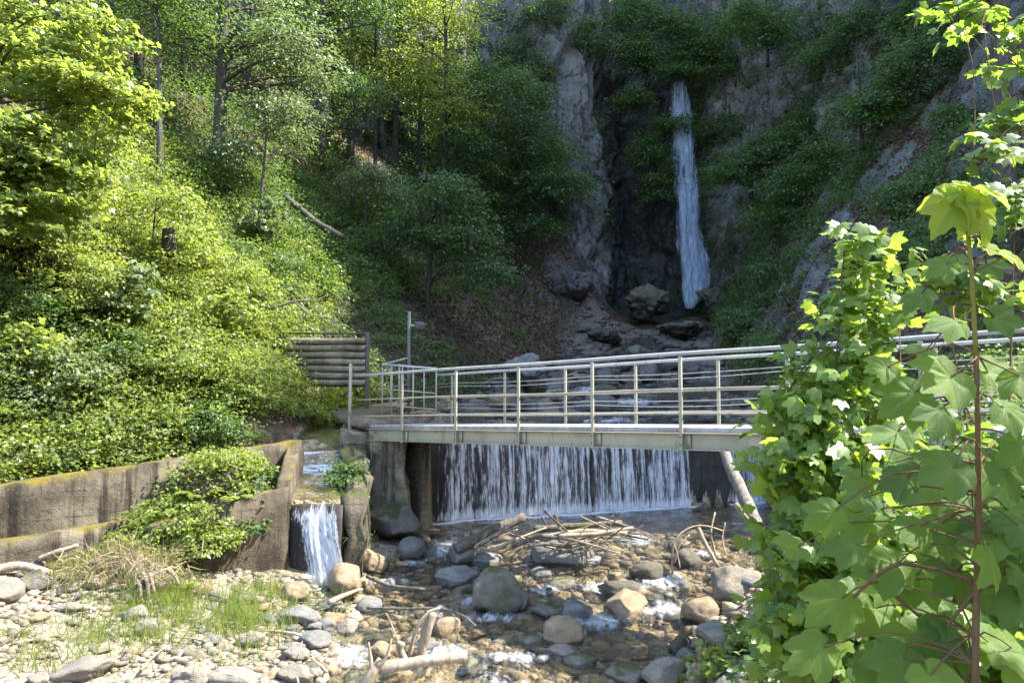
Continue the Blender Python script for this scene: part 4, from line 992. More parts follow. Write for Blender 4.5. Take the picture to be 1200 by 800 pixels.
stick('log', [(896, 640, 11.2), (878, 612, 11.2), (862, 590, 11.2)], (.03, .045), 'drift', 'splintered brown branch in front of the leaning log', 'branch')
roots = thing('root_tangle', 'tangle of curved bare roots on the right edge of the stream', 'roots', W(820, 650, 11.9))
for pts, r in (([(788, 672, 11.8), (786, 640, 11.8), (800, 620, 11.9), (822, 613, 12), (848, 622, 12)], (.018, .012)), ([(790, 660, 11.8), (795, 640, 11.8), (808, 626, 11.9)], (.014, .008)), ([(797, 665, 11.6), (793, 645, 11.7), (789, 633, 11.8)], (.012, .006)),
                    ([(818, 618, 12), (824, 632, 11.9), (834, 650, 11.8), (842, 664, 11.7)], (.04, .03)), ([(800, 640, 11.9), (815, 632, 12), (822, 622, 12)], (.03, .02)), ([(840, 655, 11.9), (832, 625, 12), (838, 600, 12.2)], (.02, .012)), ([(850, 650, 11.9), (846, 630, 12), (850, 612, 12.1)], (.016, .008))):
    P_ = np.array([W(*p) for p in pts]); P_ = np.stack([np.interp(np.linspace(0, 1, 12), np.linspace(0, 1, len(P_)), P_[:, k]) for k in range(3)], 1)
    for _ in range(2): P_[1:-1] = (P_[:-2]+2*P_[1:-1]+P_[2:])/4
    mb = MB(); mb.add(*tube_vf(P_, np.linspace(*r, 12), 7, lump=.25, seed=9)); mb.obj('root', M['drift'], roots, True)
for k in range(28):
    x = rg.uniform(-1, 6.5); y = rg.uniform(19.5, 27); x = np.clip(x, TL(y)+.3, ER(y)-.3); z = gz(x, y)+.14; a = rg.uniform(0, 6.28); L = rg.uniform(.3, 1.1); t = np.linspace(-1, 1, 8)[:, None]
    P_ = np.array([x, y, z])+t*L*np.array([math.cos(a), math.sin(a)*.6, rg.normal(0, .12)]); P_[:, 2] += .1*(1-t[:, 0]**2)*rg.uniform(-.3, 1)
    mb = MB(); mb.add(*tube_vf(P_, np.linspace(rg.uniform(.025, .07), .02, 8), 7, lump=.2, seed=k)); tag(mb.obj('branch', M[('drift', 'drift_dark')[k % 2]], smooth=True), 'bare driftwood branch caught among the rocks above the weir', 'branch', 'driftwood above the weir')
# left bank debris
stick('log', [(-5, 668, 10.5), (25, 662, 10.6), (62, 672, 10.7)], (.07, .05), 'drift', 'bleached log lying at the foot of the channel wall', 'log')
stick('branch', [(45, 722, 10), (80, 705, 10.2), (130, 725, 10.2), (150, 712, 10.3), (180, 690, 10.6)], (.03, .015), 'drift_dark', 'crooked branch lying against the old root stump on the left bank')
stick('branch', [(45, 655, 10.9), (70, 645, 10.9), (92, 638, 11)], (.05, .03), 'drift', 'short pale branch under the ledge of the channel wall')
stick('branch', [(0, 715, 9.8), (40, 716, 9.9), (85, 712, 10.1)], (.035, .03), 'drift', 'grey weathered branch lying flat at the left edge')
stick('log', [(100, 742, 9.9), (125, 738, 10.), (150, 730, 10.05)], (.07, .06), 'drift', 'short thick piece of driftwood in front of the root stump', 'log')
st = thing('root_stump', 'old weathered root stump with dry grass in front of the leafy mound', 'stump', (-5.75, 10.85, .4))
mb = MB(); v, f = rock_vf(1234, 4, 4, .22); c = W(150, 688, 10.9); mb.add(v*[.72, .5, .46]+c, f); mb.obj('root_ball', M['drift_dark'], st, True)
for k in range(11):
    a = rg.uniform(math.pi*.85, math.pi*2.0); q = c+np.array([math.cos(a)*.62, math.sin(a)*.42, rg.uniform(-.1, .3)]); e = q+np.array([math.cos(a)*rg.uniform(.2, .5), math.sin(a)*.25, -rg.uniform(.15, .4)])
    mb = MB(); mb.add(*tube_vf(limb_path(q, e, rg, 7), np.linspace(.045, .015, 7), 6, lump=.2)); mb.obj('root', M['drift'], st, True)
for k in range(34):
    y = rg.uniform(8.6, 11.6); x = rg.uniform(max(XW(y)+.5, -7.5), EL(y)+.2); z = gz(x, y)+.05; a = rg.uniform(0, 6.28); L = rg.uniform(.12, .5); t = np.linspace(-1, 1, 7)[:, None]
    P_ = np.array([x, y, z])+t*L*np.array([math.cos(a), math.sin(a), rg.normal(0, .08)]); P_[:, 2] += L*.2*(1-t[:, 0]**2)*rg.uniform(-.2, 1)
    mb = MB(); mb.add(*tube_vf(P_, np.linspace(rg.uniform(.008, .022), .005, 7), 6, lump=.2, seed=k)); tag(mb.obj('twig', M[('drift', 'drift_dark')[k % 2]], smooth=True), 'dry twig lying among the stones of the left gravel bank', 'twig', 'twigs on the left gravel bank')
# fallen trunk and stump on the left slope
stick('log', [(335, 232, 25), (372, 262, 24), (402, 278, 23)], (.12, .09), 'bark', 'fallen trunk lying on the slope below the wooded cliff', 'log')
stick('branch', [(318, 362, 18.2), (346, 352, 18.0), (372, 352, 18), (385, 345, 18)], (.035, .012), 'drift', 'bare fallen branch behind the barrier on the shaded slope')
stick('branch', [(346, 354, 18.0), (362, 368, 17.9), (390, 372, 18.3)], (.03, .012), 'drift', 'second bare branch just above the barrier')
stick('stump', [(198, 300, 16.4), (198, 285, 16.4), (198, 268, 16.4)], (.17, .15), 'bark_dark', 'dark cut stump on the sunny left slope', 'stump')
# ================================================================== trees
def base_at(px, Y):
    x = (px-600)/F*Y; return np.array([x, Y, gz(x, Y)])
TG = 'trees of the wooded left slope'; DENS = 1.2
def wood(px, Y, H, r, crowns, label, leaf, bark='bark', lean=(0, 0), seed=0, per=40, srad=.7, ls=.14, **k):
    crowns = [(*q[:6], int(q[6]*DENS)) for q in crowns]
    return tree('tree', label, 'tree', base_at(px, Y), H, r, crowns, per, srad, ls, leaf, bark, lean, TG, seed=seed, **k)
wood(250, 24, 20, .20, [(2.3, -.4, 3.9, 1.7, 1.6, 1.3, 80), (.2, .4, 7.2, 2.6, 2.4, 2.4, 90), (-1.2, .2, 4.6, 1.3, 1.3, 1.0, 40), (.3, 0, 13, 3.2, 3.2, 4, 110)], 'thick straight tree with pale upper trunk above the sunny slope', 'leaf_silver', 'bark', (.1, .2), 1)
wood(372, 31, 20, .17, [(-1.6, 0, 6.0, 1.8, 1.6, 1.6, 60), (1.4, .3, 7.4, 1.8, 1.6, 1.8, 66), (0, 0, 12, 3, 3, 4, 90)], 'slim tree in front of the fluted rock of the wooded cliff', 'leaf_mid', 'bark', (-.3, 0), 2)
wood(358, 33.5, 19, .12, [(-1.0, 0, 7, 2, 1.8, 2, 60), (0, 0, 13, 2.4, 2.4, 3.4, 50)], 'thinnest tree, close beside the slim one by the fluted rock', 'leaf_mid', 'bark_light', (0, 0), 3)
wood(460, 34.5, 19, .18, [(-1.2, -.3, 6.5, 1.7, 1.5, 1.8, 60), (1.2, .2, 9, 2., 1.8, 2., 60), (0, 0, 14, 3, 3, 3, 60)], 'dark tree hugging the sunlit rock of the wooded cliff', 'leaf_bright', 'bark_dark', (.1, 0), 4)
wood(518, 33, 18, .14, [(.6, -.2, 6.8, 1.7, 1.5, 2.2, 70), (-1.2, 0, 8.6, 1.5, 1.5, 1.8, 60), (.4, 0, 12, 2.6, 2.4, 2.4, 60)], 'forked slender tree at the right edge of the wood', 'leaf_bright', 'bark_dark', (-.1, 0), 5)
wood(410, 29.5, 6.4, .08, [(.2, 0, 4.8, 1.4, 1.2, 1.0, 60), (-.8, -.3, 3.2, .8, .8, .5, 20)], 'small bushy tree below the slim trees on the left slope', 'leaf_deep', 'bark_dark', (0, 0), 6, ls=.12)
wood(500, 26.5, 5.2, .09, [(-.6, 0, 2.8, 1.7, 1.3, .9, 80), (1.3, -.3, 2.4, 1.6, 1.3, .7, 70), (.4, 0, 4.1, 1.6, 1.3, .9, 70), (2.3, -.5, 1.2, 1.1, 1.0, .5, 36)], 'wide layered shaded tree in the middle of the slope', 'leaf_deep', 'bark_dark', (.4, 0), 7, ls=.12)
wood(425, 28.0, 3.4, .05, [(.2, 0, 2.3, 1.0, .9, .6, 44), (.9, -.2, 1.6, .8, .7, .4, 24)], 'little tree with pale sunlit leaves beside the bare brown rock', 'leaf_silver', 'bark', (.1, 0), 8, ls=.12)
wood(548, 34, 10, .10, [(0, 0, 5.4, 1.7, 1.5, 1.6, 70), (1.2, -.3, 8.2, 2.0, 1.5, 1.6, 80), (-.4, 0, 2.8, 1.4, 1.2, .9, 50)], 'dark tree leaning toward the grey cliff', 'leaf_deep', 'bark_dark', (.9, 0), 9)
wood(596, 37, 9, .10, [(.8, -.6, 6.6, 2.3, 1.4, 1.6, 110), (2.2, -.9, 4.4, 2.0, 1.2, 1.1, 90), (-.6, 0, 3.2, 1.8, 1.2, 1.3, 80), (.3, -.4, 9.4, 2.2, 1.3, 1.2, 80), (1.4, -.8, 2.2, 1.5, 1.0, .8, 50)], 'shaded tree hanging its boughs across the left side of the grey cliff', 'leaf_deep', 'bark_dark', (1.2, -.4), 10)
wood(300, 22.5, 4.6, .06, [(.4, 0, 3.3, 1.3, 1.2, 1.0, 60), (-.8, 0, 2.4, 1., 1., .7, 34)], 'small tree with light leaves right of the thick straight tree', 'leaf_silver', 'bark', (.3, 0), 11, ls=.11)
wood(180, 21, 8.5, .09, [(0, 0, 5.4, 1.9, 1.7, 1.6, 90), (-.8, 0, 7.8, 2, 2, 1.5, 70)], 'shaded small tree left of the thick straight tree', 'leaf_mid', 'bark', (-.3, 0), 12, ls=.12)
wood(110, 22, 15, .14, [(.2, 0, 7.5, 2.4, 2, 2.2, 100), (1.8, 0, 10, 2.4, 2.2, 2, 80), (-1.6, 0, 10.5, 2.2, 2.2, 2, 70)], 'tall tree standing behind the sunlit maple on the left', 'leaf_mid', 'bark', (.3, 0), 13)
wood(25, 20, 15, .14, [(0, 0, 7, 2.4, 2.2, 2.4, 90), (.5, 0, 11, 2.6, 2.4, 2.4, 70)], 'tall tree at the far left edge behind the sunlit maple', 'leaf_mid', 'bark', (0, 0), 14)
wood(215, 33, 16, .15, [(0, 0, 7, 2.6, 2, 2.6, 80), (0, 0, 11.5, 2.6, 2.2, 2.4, 60)], 'tree deep in the wood behind the thick straight tree', 'leaf_mid', 'bark_dark', (0, 0), 16)
for i, (px, Y, H, r, ln, lab) in enumerate([(283, 30, 15, .12, .2, 'bare dark trunk just right of the thick straight tree'), (322, 33, 16, .14, -.3, 'bare leaning trunk left of the slim tree by the fluted rock'), (405, 35, 16, .11, .3, 'thin dark trunk before the wooded cliff, right of the slim tree'), (437, 33, 15, .10, -.2, 'thin dark trunk left of the tree hugging the sunlit rock'), (487, 35.5, 15, .13, .4, 'dark trunk close to the forked slender tree'), (150, 26, 16, .16, .2, 'dark trunk in the shade left of the thick straight tree'), (205, 28, 16, .13, -.2, 'dark slim trunk behind the thick straight tree'), (65, 24, 15, .15, .2, 'dark trunk deep in the wood behind the sunlit maple')]):
    wood(px, Y, H, r, [(.5, 0, H*.72, 1.8, 1.6, 1.6, 40), (-.7, 0, H*.5, 1.0, .9, .7, 14)], lab, 'leaf_mid', 'bark_dark', (ln, 0), 60+i)
# gorge trees rooted on ledges
def ledge_tree(px, py, Y, H, r, crowns, label, seed, leaf='leaf_mid', lean=(0, 0), **k):
    crowns = [(*q[:6], int(q[6]*1.35)) for q in crowns]
    return tree('tree', label, 'tree', W(px, py, Y), H, r, crowns, 40, .75, .15, leaf, 'bark_dark', lean, 'trees rooted in the gorge walls', seed=seed, **k)
ledge_tree(768, 205, 43.6, 6.5, .10, [(-.6, -.8, 1.0, 1.5, 1.0, 1.1, 60), (-.2, -1.2, -1.0, 1.0, .9, 1.3, 40), (.9, -1.0, 2.6, 1.5, 1.0, .8, 50)], 'tree on the dark ledge just left of the waterfall', 31, lean=(1.0, -.6))
ledge_tree(758, 95, 43.2, 7, .10, [(-.6, -.8, 1.2, 1.8, 1.2, 1.6, 90), (-1.0, -.6, 3.8, 1.7, 1.2, 1.6, 80), (1.4, -1.0, 3.0, 1.3, 1.0, 1.2, 50), (-.9, -.9, -1.6, 1.2, .9, .9, 40)], 'tree above the dark chasm between grey cliff and waterfall', 32, lean=(.4, -.4))
ledge_tree(806, 88, 42.6, 5, .08, [(.6, -.5, 1.3, 1.6, 1.0, 1.0, 60), (2.0, -.6, 2.6, 1.3, 1.0, 1.2, 44), (-.6, -.6, .0, 1.3, .8, .5, 36)], 'tree leaning over the very top of the waterfall', 33, lean=(-.4, -.2))
ledge_tree(880, 225, 37.5, 4.5, .08, [(0, -.7, 1.4, 1.5, 1.0, 1.2, 60), (-1.3, -.8, .6, 1.2, .9, .9, 44), (1.4, -.9, 2.2, 1.3, 1.0, 1.0, 44)], 'tree on the leafy slope right of the waterfall', 34)
ledge_tree(945, 260, 33, 4.2, .08, [(-.8, -.6, 1.4, 1.4, 1.1, 1.0, 54), (.6, -.5, 2.8, 1.2, 1., 1.1, 44), (-1.6, -.6, .2, 1.0, .9, .7, 34)], 'bushy tree below the pale rock outcrop on the right slope', 35)
ledge_tree(1010, 165, 28, 4.0, .07, [(.1, -.4, 1.0, 1.2, 1.0, .9, 50), (1.2, -.4, 2.0, 1.1, .9, .8, 40)], 'small tree rooted between the outcrops of the right cliff', 36, leaf='leaf_mid')
ledge_tree(900, 70, 38, 5, .08, [(0, -.6, 1.2, 1.3, 1., 1.4, 50), (-1.6, -.6, 2.0, 1.1, .9, 1.1, 34)], 'tree clinging to the streaked grey wall right of the waterfall', 37)
ledge_tree(1075, 110, 27, 5, .08, [(0, -.4, 1.2, 1.5, 1.2, 1.0, 44), (1.2, -.4, 2.6, 1.4, 1.1, 1.2, 40)], 'mossy small tree high on the right cliff', 38)
ledge_tree(640, 218, 40.0, 4.5, .08, [(0, -.7, 1.4, 1.7, 1.0, .8, 56), (-1.6, -.6, .6, 1.3, .9, .8, 40), (1.0, -.6, .0, 1.2, .8, .5, 36)], 'low dark tree growing from the moss at the foot of the grey cliff', 39)
from mathutils.bvhtree import BVHTree
_m = cliff.data; _bv = BVHTree.FromPolygons([q.co[:] for q in _m.vertices], [tuple(q.vertices) for q in _m.polygons])
def wall_hit(px, py):
    d = Vector(ray(px, py)).normalized(); hit = _bv.ray_cast(Vector(CAM), d, 200)[0]; g = G(px, py)
    if hit is None or (Vector(g)-Vector(CAM)).length < (hit-Vector(CAM)).length: return np.array(g)
    return np.array(hit[:])
for i, (px, py, s_r, lab) in enumerate([(862, 95, .9, 'shrubby tree on the bare wall between waterfall and right cliff'), (905, 45, .8, 'shrubby tree at the top of the streaked wall'), (960, 90, 1., 'leafy tree clinging to the middle of the right cliff'), (1000, 50, .9, 'leafy tree at the top of the right cliff, left of the maple branches'), (1060, 40, .8, 'leafy tree at the top right just behind the maple branches'), (850, 165, .8, 'shrubby tree right beside the upper waterfall'), (940, 165, .9, 'leafy tree above the spreading bush on the right slope'), (690, 60, .8, 'shrub rooted in the diagonal crack of the grey cliff'), (640, 30, .9, 'shrub at the top of the grey cliff'), (610, 90, 1., 'dark shrub on the left edge of the grey cliff')]):
    b = wall_hit(px, py); rr = s_r*b[1]/34
    tree('cliff_shrub', lab, 'shrub', b, 2.0*rr, .05, [(0, -.5, 1.0*rr, 1.3*rr, .8, .8*rr, 34), (.7*rr, -.5, .2*rr, .9*rr, .7, .6*rr, 22), (-.8*rr, -.4, .4*rr, .8*rr, .7, .5*rr, 18)], 38, .6, .13, ('leaf_mid', 'leaf_shade')[i % 2], 'bark_dark', (.2, -.4), 'shrubs rooted in the gorge walls', seed=280+i, droop=.7)
# ------------------------------------------------------------------ near left bank
tree('maple_tree', 'big sunlit maple filling the upper left corner', 'tree', base_at(-40, 13.4), 9, .11, [(.4, -.4, 3.4, 1.7, 1.3, .8, 66), (2.0, -.2, 4.4, 1.1, 1.0, .5, 40), (1.4, -.3, 3.0, 1.2, .8, .4, 30), (.9, 0, 5.6, 2.0, 1.4, .8, 66), (1.0, -.6, 2.2, 1.5, 1.1, .6, 60), (-1, 0, 5, 1.6, 1.5, 1.5, 60)], 58, .44, .088, 'leaf_bright', 'bark', (.6, -.2), seed=41, tmpl=MT)
tree('sapling', 'slender sapling with bare thin stem on the sunny slope', 'sapling', base_at(97, 16.0), 4.0, .035, [(.3, 0, 2.6, .8, .7, .6, 44), (.5, -.1, 3.6, .7, .6, .5, 34), (-.3, 0, 1.6, .7, .6, .5, 28)], 30, .32, .10, 'leaf_bright', 'bark_light', (.15, 0), seed=42)
tree('sapling', 'young tree with lit leaf tips at the edge of the wood shadow', 'sapling', base_at(170, 16.8), 3.4, .035, [(.3, 0, 2.1, .9, .7, .5, 50), (.8, -.1, 1.1, .9, .7, .4, 40)], 30, .32, .10, 'leaf_bright', 'bark', (.3, 0), seed=43)
for i, (px, py, h, lab) in enumerate([(262, 420, 1.7, 'young maple sapling just left of the barrier, pale green'), (60, 330, 2.2, 'young maple under the big sunlit maple at the left'), (225, 330, 1.5, 'young sapling right of the cut stump'), (150, 400, 1.6, 'young maple sapling in the middle of the left bank'), (20, 470, 1.5, 'young maple at the left edge above the channel wall'), (310, 300, 1.8, 'young tree at the shadow edge under the fallen trunk')]):
    tree('sapling', lab, 'sapling', G(px, py), h, .02, [(.1, 0, h*.75, .55, .5, h*.25, 26), (-.2, -.1, h*.45, .5, .45, .25, 16)], 18, .28, .085, ('leaf_bright', 'leaf_silver')[i % 2], 'bark_light', (.1, 0), 'young saplings on the left bank', tmpl=MT, seed=240+i)
SG = 'shrubs of the sunny left bank'
for i, (px, py, st_, r, ns, leaf, ls, lab) in enumerate([
    (270, 475, 7, (.85, .7, .65), 110, 'leaf_bright', .085, 'broad bright shrub just left of the barrier'),
    (288, 405, 5, (.55, .5, .45), 60, 'leaf_bright', .08, 'pale green shrub overhanging the left post of the barrier'),
    (215, 452, 6, (.9, .8, .6), 90, 'leaf_bright', .085, 'sunny shrub in the middle of the left bank'),
    (245, 520, 6, (.8, .55, .45), 80, 'leaf_mid', .09, 'darker low shrub hanging over the channel wall'),
    (60, 475, 7, (1.0, .8, .7), 120, 'leaf_silver', .095, 'big pale leaved shrub at the left edge above the channel wall'),
    (140, 440, 6, (.75, .7, .6), 80, 'leaf_mid', .09, 'rounded green shrub above the channel wall'),
    (30, 400, 6, (.9, .8, .7), 90, 'leaf_mid', .10, 'dark hollowed shrub at the left edge, halfway up'),
    (100, 370, 6, (.9, .8, .7), 90, 'leaf_bright', .09, 'bright shrub halfway up the left slope'),
    (200, 372, 6, (.9, .8, .6), 90, 'leaf_bright', .085, 'yellow green shrub below the cut stump'),
    (270, 350, 6, (.9, .8, .6), 90, 'leaf_bright', .085, 'bright layered shrub by the edge of the wood shadow'),
    (30, 310, 6, (1.0, .9, .8), 100, 'leaf_bright', .10, 'tall bright shrub at the left edge under the maple'),
    (130, 300, 6, (.9, .9, .6), 80, 'leaf_bright', .09, 'low bright shrub around the slender sapling'),
    (350, 488, 6, (.65, .35, .22), 60, 'leaf_bright', .075, 'low yellow green shrub in front of the barrier'),
    (392, 470, 5, (.55, .3, .32), 56, 'leaf_bright', .075, 'small grassy shrub between barrier and bridge post'),
    (330, 330, 5, (.8, .7, .5), 60, 'leaf_mid', .09, 'shrub at the shadow line above the barrier'),
    (165, 510, 5, (.7, .5, .45), 60, 'leaf_bright', .08, 'leafy shrub spilling toward the middle of the channel wall')]):
    g = G(px, py); s = shrub('shrub', lab, 'shrub', g, st_, leaf, 40, .30, ls*.85, (r[0]*1.1, r[1], r[2]*1.1), int(ns*.8), r[2]*.75, SG, seed=50+i)
BR = np.random.default_rng(9)
for i, (px, py, r, lab) in enumerate([(870, 390, .9, 'bright green bush low beside the foot of the right slope'), (905, 330, .8, 'rounded bush on the lower right slope'), (855, 300, .8, 'bush right of the foot of the waterfall'), (940, 240, .9, 'spreading bush in the middle of the right slope'), (985, 150, .8, 'bush hanging between pale rocks on the right slope'), (890, 180, 1.0, 'large bush right of the waterfall, halfway up'), (1060, 240, .7, 'bush behind the yellow sapling shoot on the right slope'), (1040, 100, .9, 'bush high on the right slope beside the bare rocks'), (930, 110, .9, 'bush high on the right slope near the streaked wall'), (1120, 150, .7, 'dark bush behind the overhanging maple branches'), (1000, 320, .7, 'low bush behind the young maple bush on the right slope')]):
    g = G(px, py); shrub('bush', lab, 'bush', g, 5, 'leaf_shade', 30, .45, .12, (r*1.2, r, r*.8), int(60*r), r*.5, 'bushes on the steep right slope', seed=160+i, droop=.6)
def fern(px, py, L, label, seed, n=9, mat='grass'):
    rng = np.random.default_rng(seed); g = G(px, py); root = thing('fern', label, 'fern', g, 'ferns')
    for k in range(n):
        a = rng.uniform(0, 6.28); l = L*rng.uniform(.7, 1.1); t = np.linspace(0, 1, 14)
        d = np.array([math.cos(a), math.sin(a), 0]); P_ = g+t[:, None]*d*l*.8+np.stack([0*t, 0*t, l*(.9*t-.75*t*t)], 1)
        mb = MB(); mb.add(*tube_vf(P_, np.linspace(.006, .002, 14), 4, cap=False)); s = np.array([-d[1], d[0], 0])
        for sg in (-1, 1):
            tt_ = np.repeat(np.linspace(.15, 1, 18), 1); C = np.stack([np.interp(tt_, t, P_[:, q]) for q in range(3)], 1)
            leaf_batch(mb, C, np.tile([0, 0, 1.], (18, 1))+rng.normal(0, .1, (18, 3)), np.tile(sg*s+d*.35-[0, 0, .15], (18, 1)), l*.30*np.sin(np.pi*np.clip(tt_*.85+.1, 0, 1)), (LT4[0]*[.55, 1, 1], LT4[1]))
        mb.obj('frond', M[mat], root)
fern(100, 545, .75, 'bright fern drooping over the channel wall', 1)
fern(270, 590, .5, 'fern on top of the leafy mound by the cascade wall', 2)
fern(235, 585, .5, 'second fern on the mound, left of the first', 3)
fern(210, 690, .35, 'small bright fern in the grass in front of the mound', 4, 7)
shrub('plant', 'tuft of green plants on the mossy wing wall beside the side cascade', 'plant', W(404, 560, 13.6), 4, 'leaf_mid', 26, .16, .07, (.3, .35, .25), 34, .1, None, seed=88)
# mound vegetation
for i, (px, py, dz, D, r, ns, leaf, lab) in enumerate([(205, 612, 0, 11.9, (.85, .5, .42), 130, 'leaf_bright', 'sunlit leafy plants covering the mound in front of the channel wall'), (160, 642, 0, 11.4, (.6, .4, .32), 80, 'leaf_bright', 'low leafy plants on the left flank of the mound'),
        (265, 575, 0, 12.6, (.7, .5, .38), 80, 'leaf_silver', 'greyish plants at the top of the mound beside the channel'), (240, 628, 0, 11.7, (.5, .35, .32), 60, 'leaf_bright', 'nettle like plants on the front of the mound'), (305, 560, 0, 13.0, (.4, .4, .28), 40, 'leaf_mid', 'small plants at the channel end of the mound'),
        (130, 655, 0, 11.3, (.35, .3, .25), 36, 'leaf_bright', 'small bright plants behind the old root stump'), (290, 610, 0, 12.2, (.35, .25, .2), 30, 'leaf_mid', 'plants and roots hanging over the tan cascade wall')]):
    shrub('plant', lab, 'plant', W(px, py+10, D), 5, leaf, 32, .18, .07, r, ns, r[2]*.3, 'plants on the mound', seed=90+i)

# ------------------------------------------------------------------ grass and undergrowth (uncountable)
def blades(P_, L, rng, mat, name, label, per=26, rad=.12, wid=.05):
    n = len(P_)*per; c = np.repeat(P_, per, 0); l = np.repeat(L, per)*rng.uniform(.5, 1.2, n)
    c = c+np.stack([rng.normal(0, rad, n), rng.normal(0, rad, n), 0*l], 1); c[:, 2] = height(c[:, 0], c[:, 1])-.01
    d = np.stack([rng.normal(0, .45, n), rng.normal(0, .45, n), np.ones(n)], 1); nr = np.stack([rng.normal(0, 1, n), rng.normal(0, 1, n), .2*np.ones(n)], 1)
    T = (np.array([(-.02, 0, 0), (.02, 0, 0), (.014, .55, .06), (0, 1, .28), (-.014, .55, .06)], float), [[0, 1, 2, 4], [4, 2, 3]])
    mb = MB(); leaf_batch(mb, c, nr, d, l, T); o = mb.obj(name, mat); return tag(o, label, 'grass', kind='stuff')
rg = np.random.default_rng(77)
def gpts(boxes, n):
    out = []
    for (x0, y0, x1, y1, w) in boxes:
        for _ in range(int(n*w)): out.append(G(rg.uniform(x0, x1), rg.uniform(y0, y1)))
    return np.array(out)
gp = gpts([(190, 690, 300, 745, 1), (90, 700, 200, 760, .5), (250, 690, 330, 740, .5), (60, 640, 110, 690, .3), (290, 720, 420, 770, .25), (0, 730, 120, 790, .3), (135, 690, 215, 725, .5)], 60)
blades(gp, rg.uniform(.12, .34, len(gp)), rg, M['grass'], 'grass', 'bright tufts of grass on the left gravel bank')
gp = gpts([(110, 640, 220, 680, 1)], 70); blades(gp, rg.uniform(.2, .42, len(gp)), rg, M['dry_grass'], 'dry_grass', 'dry straw coloured grass hanging over the old root stump', 10)
gp = gpts([(80, 640, 230, 700, 1), (225, 690, 330, 740, .5), (330, 690, 400, 720, .3), (60, 720, 330, 790, .7)], 50); blades(gp, rg.uniform(.12, .36, len(gp)), rg, M['grass'], 'grass', 'fresh green grass round the old root stump and in front of the cascade wall', 15, .2)
c_ = W(150, 655, 10.7); n_ = 60; gp2 = c_+np.stack([rg.uniform(-.75, .8, n_), rg.uniform(-.35, .35, n_), rg.uniform(-.2, .1, n_)], 1)
mb = MB(); P_ = np.repeat(gp2, 13, 0)+rg.normal(0, .07, (n_*13, 3)); n2 = len(P_)
leaf_batch(mb, P_, rg.normal(0, 1, (n2, 3)), np.stack([rg.normal(0, .7, n2), -np.abs(rg.normal(.4, .5, n2)), rg.normal(-.1, .5, n2)], 1), rg.uniform(.12, .34, n2), (np.array([(-.02, 0, 0), (.02, 0, 0), (.014, .55, .1), (0, 1, .3), (-.014, .55, .1)], float), [[0, 1, 2, 4], [4, 2, 3]]))
tag(mb.obj('dry_grass', M['dry_grass']), 'straw hanging down over the root stump', 'grass', kind='stuff')
# grass hanging by the side cascade and on the centre rock
mb = MB(); 
for (px, py, D, n1, l1, sp_) in [(412, 598, 12.9, 260, .28, .14), (418, 630, 12.7, 200, .22, .16), (590, 700, 11.3, 160, .16, .12), (404, 560, 13.5, 140, .2, .2), (395, 540, 14.2, 120, .2, .2)]:
    P_ = W(px, py, D)+rg.normal(0, sp_, (n1, 3))*[1, .5, .9]
    leaf_batch(mb, P_, rg.normal(0, 1, (n1, 3)), np.stack([rg.normal(0, .5, n1), -np.abs(rg.normal(.3, .4, n1)), rg.normal(.1, .7, n1)], 1), rg.uniform(.4, 1, n1)*l1, (np.array([(-.03, 0, 0), (.03, 0, 0), (.02, .55, .1), (0, 1, .3), (-.02, .55, .1)], float), [[0, 1, 2, 4], [4, 2, 3]]))
tag(mb.obj('wall_grass', M['leaf_mid']), 'grass hanging from the mossy wing wall beside the side cascade', 'grass', kind='stuff')

MOUND = lambda r, n: (r.uniform(-6.1, -3.95, n), r.uniform(11.5, 14.2, n))
def undergrowth(n, samp, per, rad, ls, mat, name, label, hz=(.05, .5), seed=0, jit=.5, accept=None, tmpl=LT4):
    rng = np.random.default_rng(seed); x, y = samp(rng, n)
    if accept is not None: k = accept(x, y, rng); x, y = x[k], y[k]
    z = height(x, y)+rng.uniform(*hz, len(x)); c = np.stack([x, y, z], 1); o = np.stack([rng.normal(0, 1, len(x)), rng.normal(0, 1, len(x)), 0*x], 1)
    mb = MB(); sprays(mb, c, o, per, rad, ls, tmpl, .3, jit, rng, .16); return tag(mb.obj(name, mat), label, 'undergrowth', kind='stuff')
def samp_left(y0, y1, wide):
    def f(rng, n):
        y = rng.uniform(y0, y1, n); lim = np.where(y < 14.6, XW(np.minimum(y, 14.2))-1.5, TL(y)-.25); x = lim-rng.uniform(0, 1, n)**1.15*wide; return x, y
    return f
undergrowth(4200, samp_left(10, 23, 9), 36, .36, .075, M['leaf_bright'], 'undergrowth', 'bright low undergrowth carpeting the sunny left slope', (.05, .55), 1, accept=lambda x, y, r: (x < -5.2-(y-14)*.0) | (y < 19))
undergrowth(2400, samp_left(9, 19, 6), 30, .30, .08, M['leaf_bright'], 'undergrowth', 'mixed green undergrowth on the left slope', (.1, 1.1), 2, .8)
undergrowth(1500, samp_left(10, 20, 8), 22, .26, .10, M['leaf_silver'], 'undergrowth', 'pale broad leaved herbs among the undergrowth of the left slope', (.1, .8), 25, .5, tmpl=LT)
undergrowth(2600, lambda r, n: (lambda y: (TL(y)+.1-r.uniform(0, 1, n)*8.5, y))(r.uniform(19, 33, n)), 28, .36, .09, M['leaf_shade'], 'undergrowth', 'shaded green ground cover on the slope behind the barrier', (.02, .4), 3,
            accept=lambda x, y, r: (fbm(P3(x*.35, y*.35), 3, 5)+.55*(24-y)/6-.25*(x-TL(y)+4)/4*(y > 26) > -.35+r.normal(0, .1, len(x))))
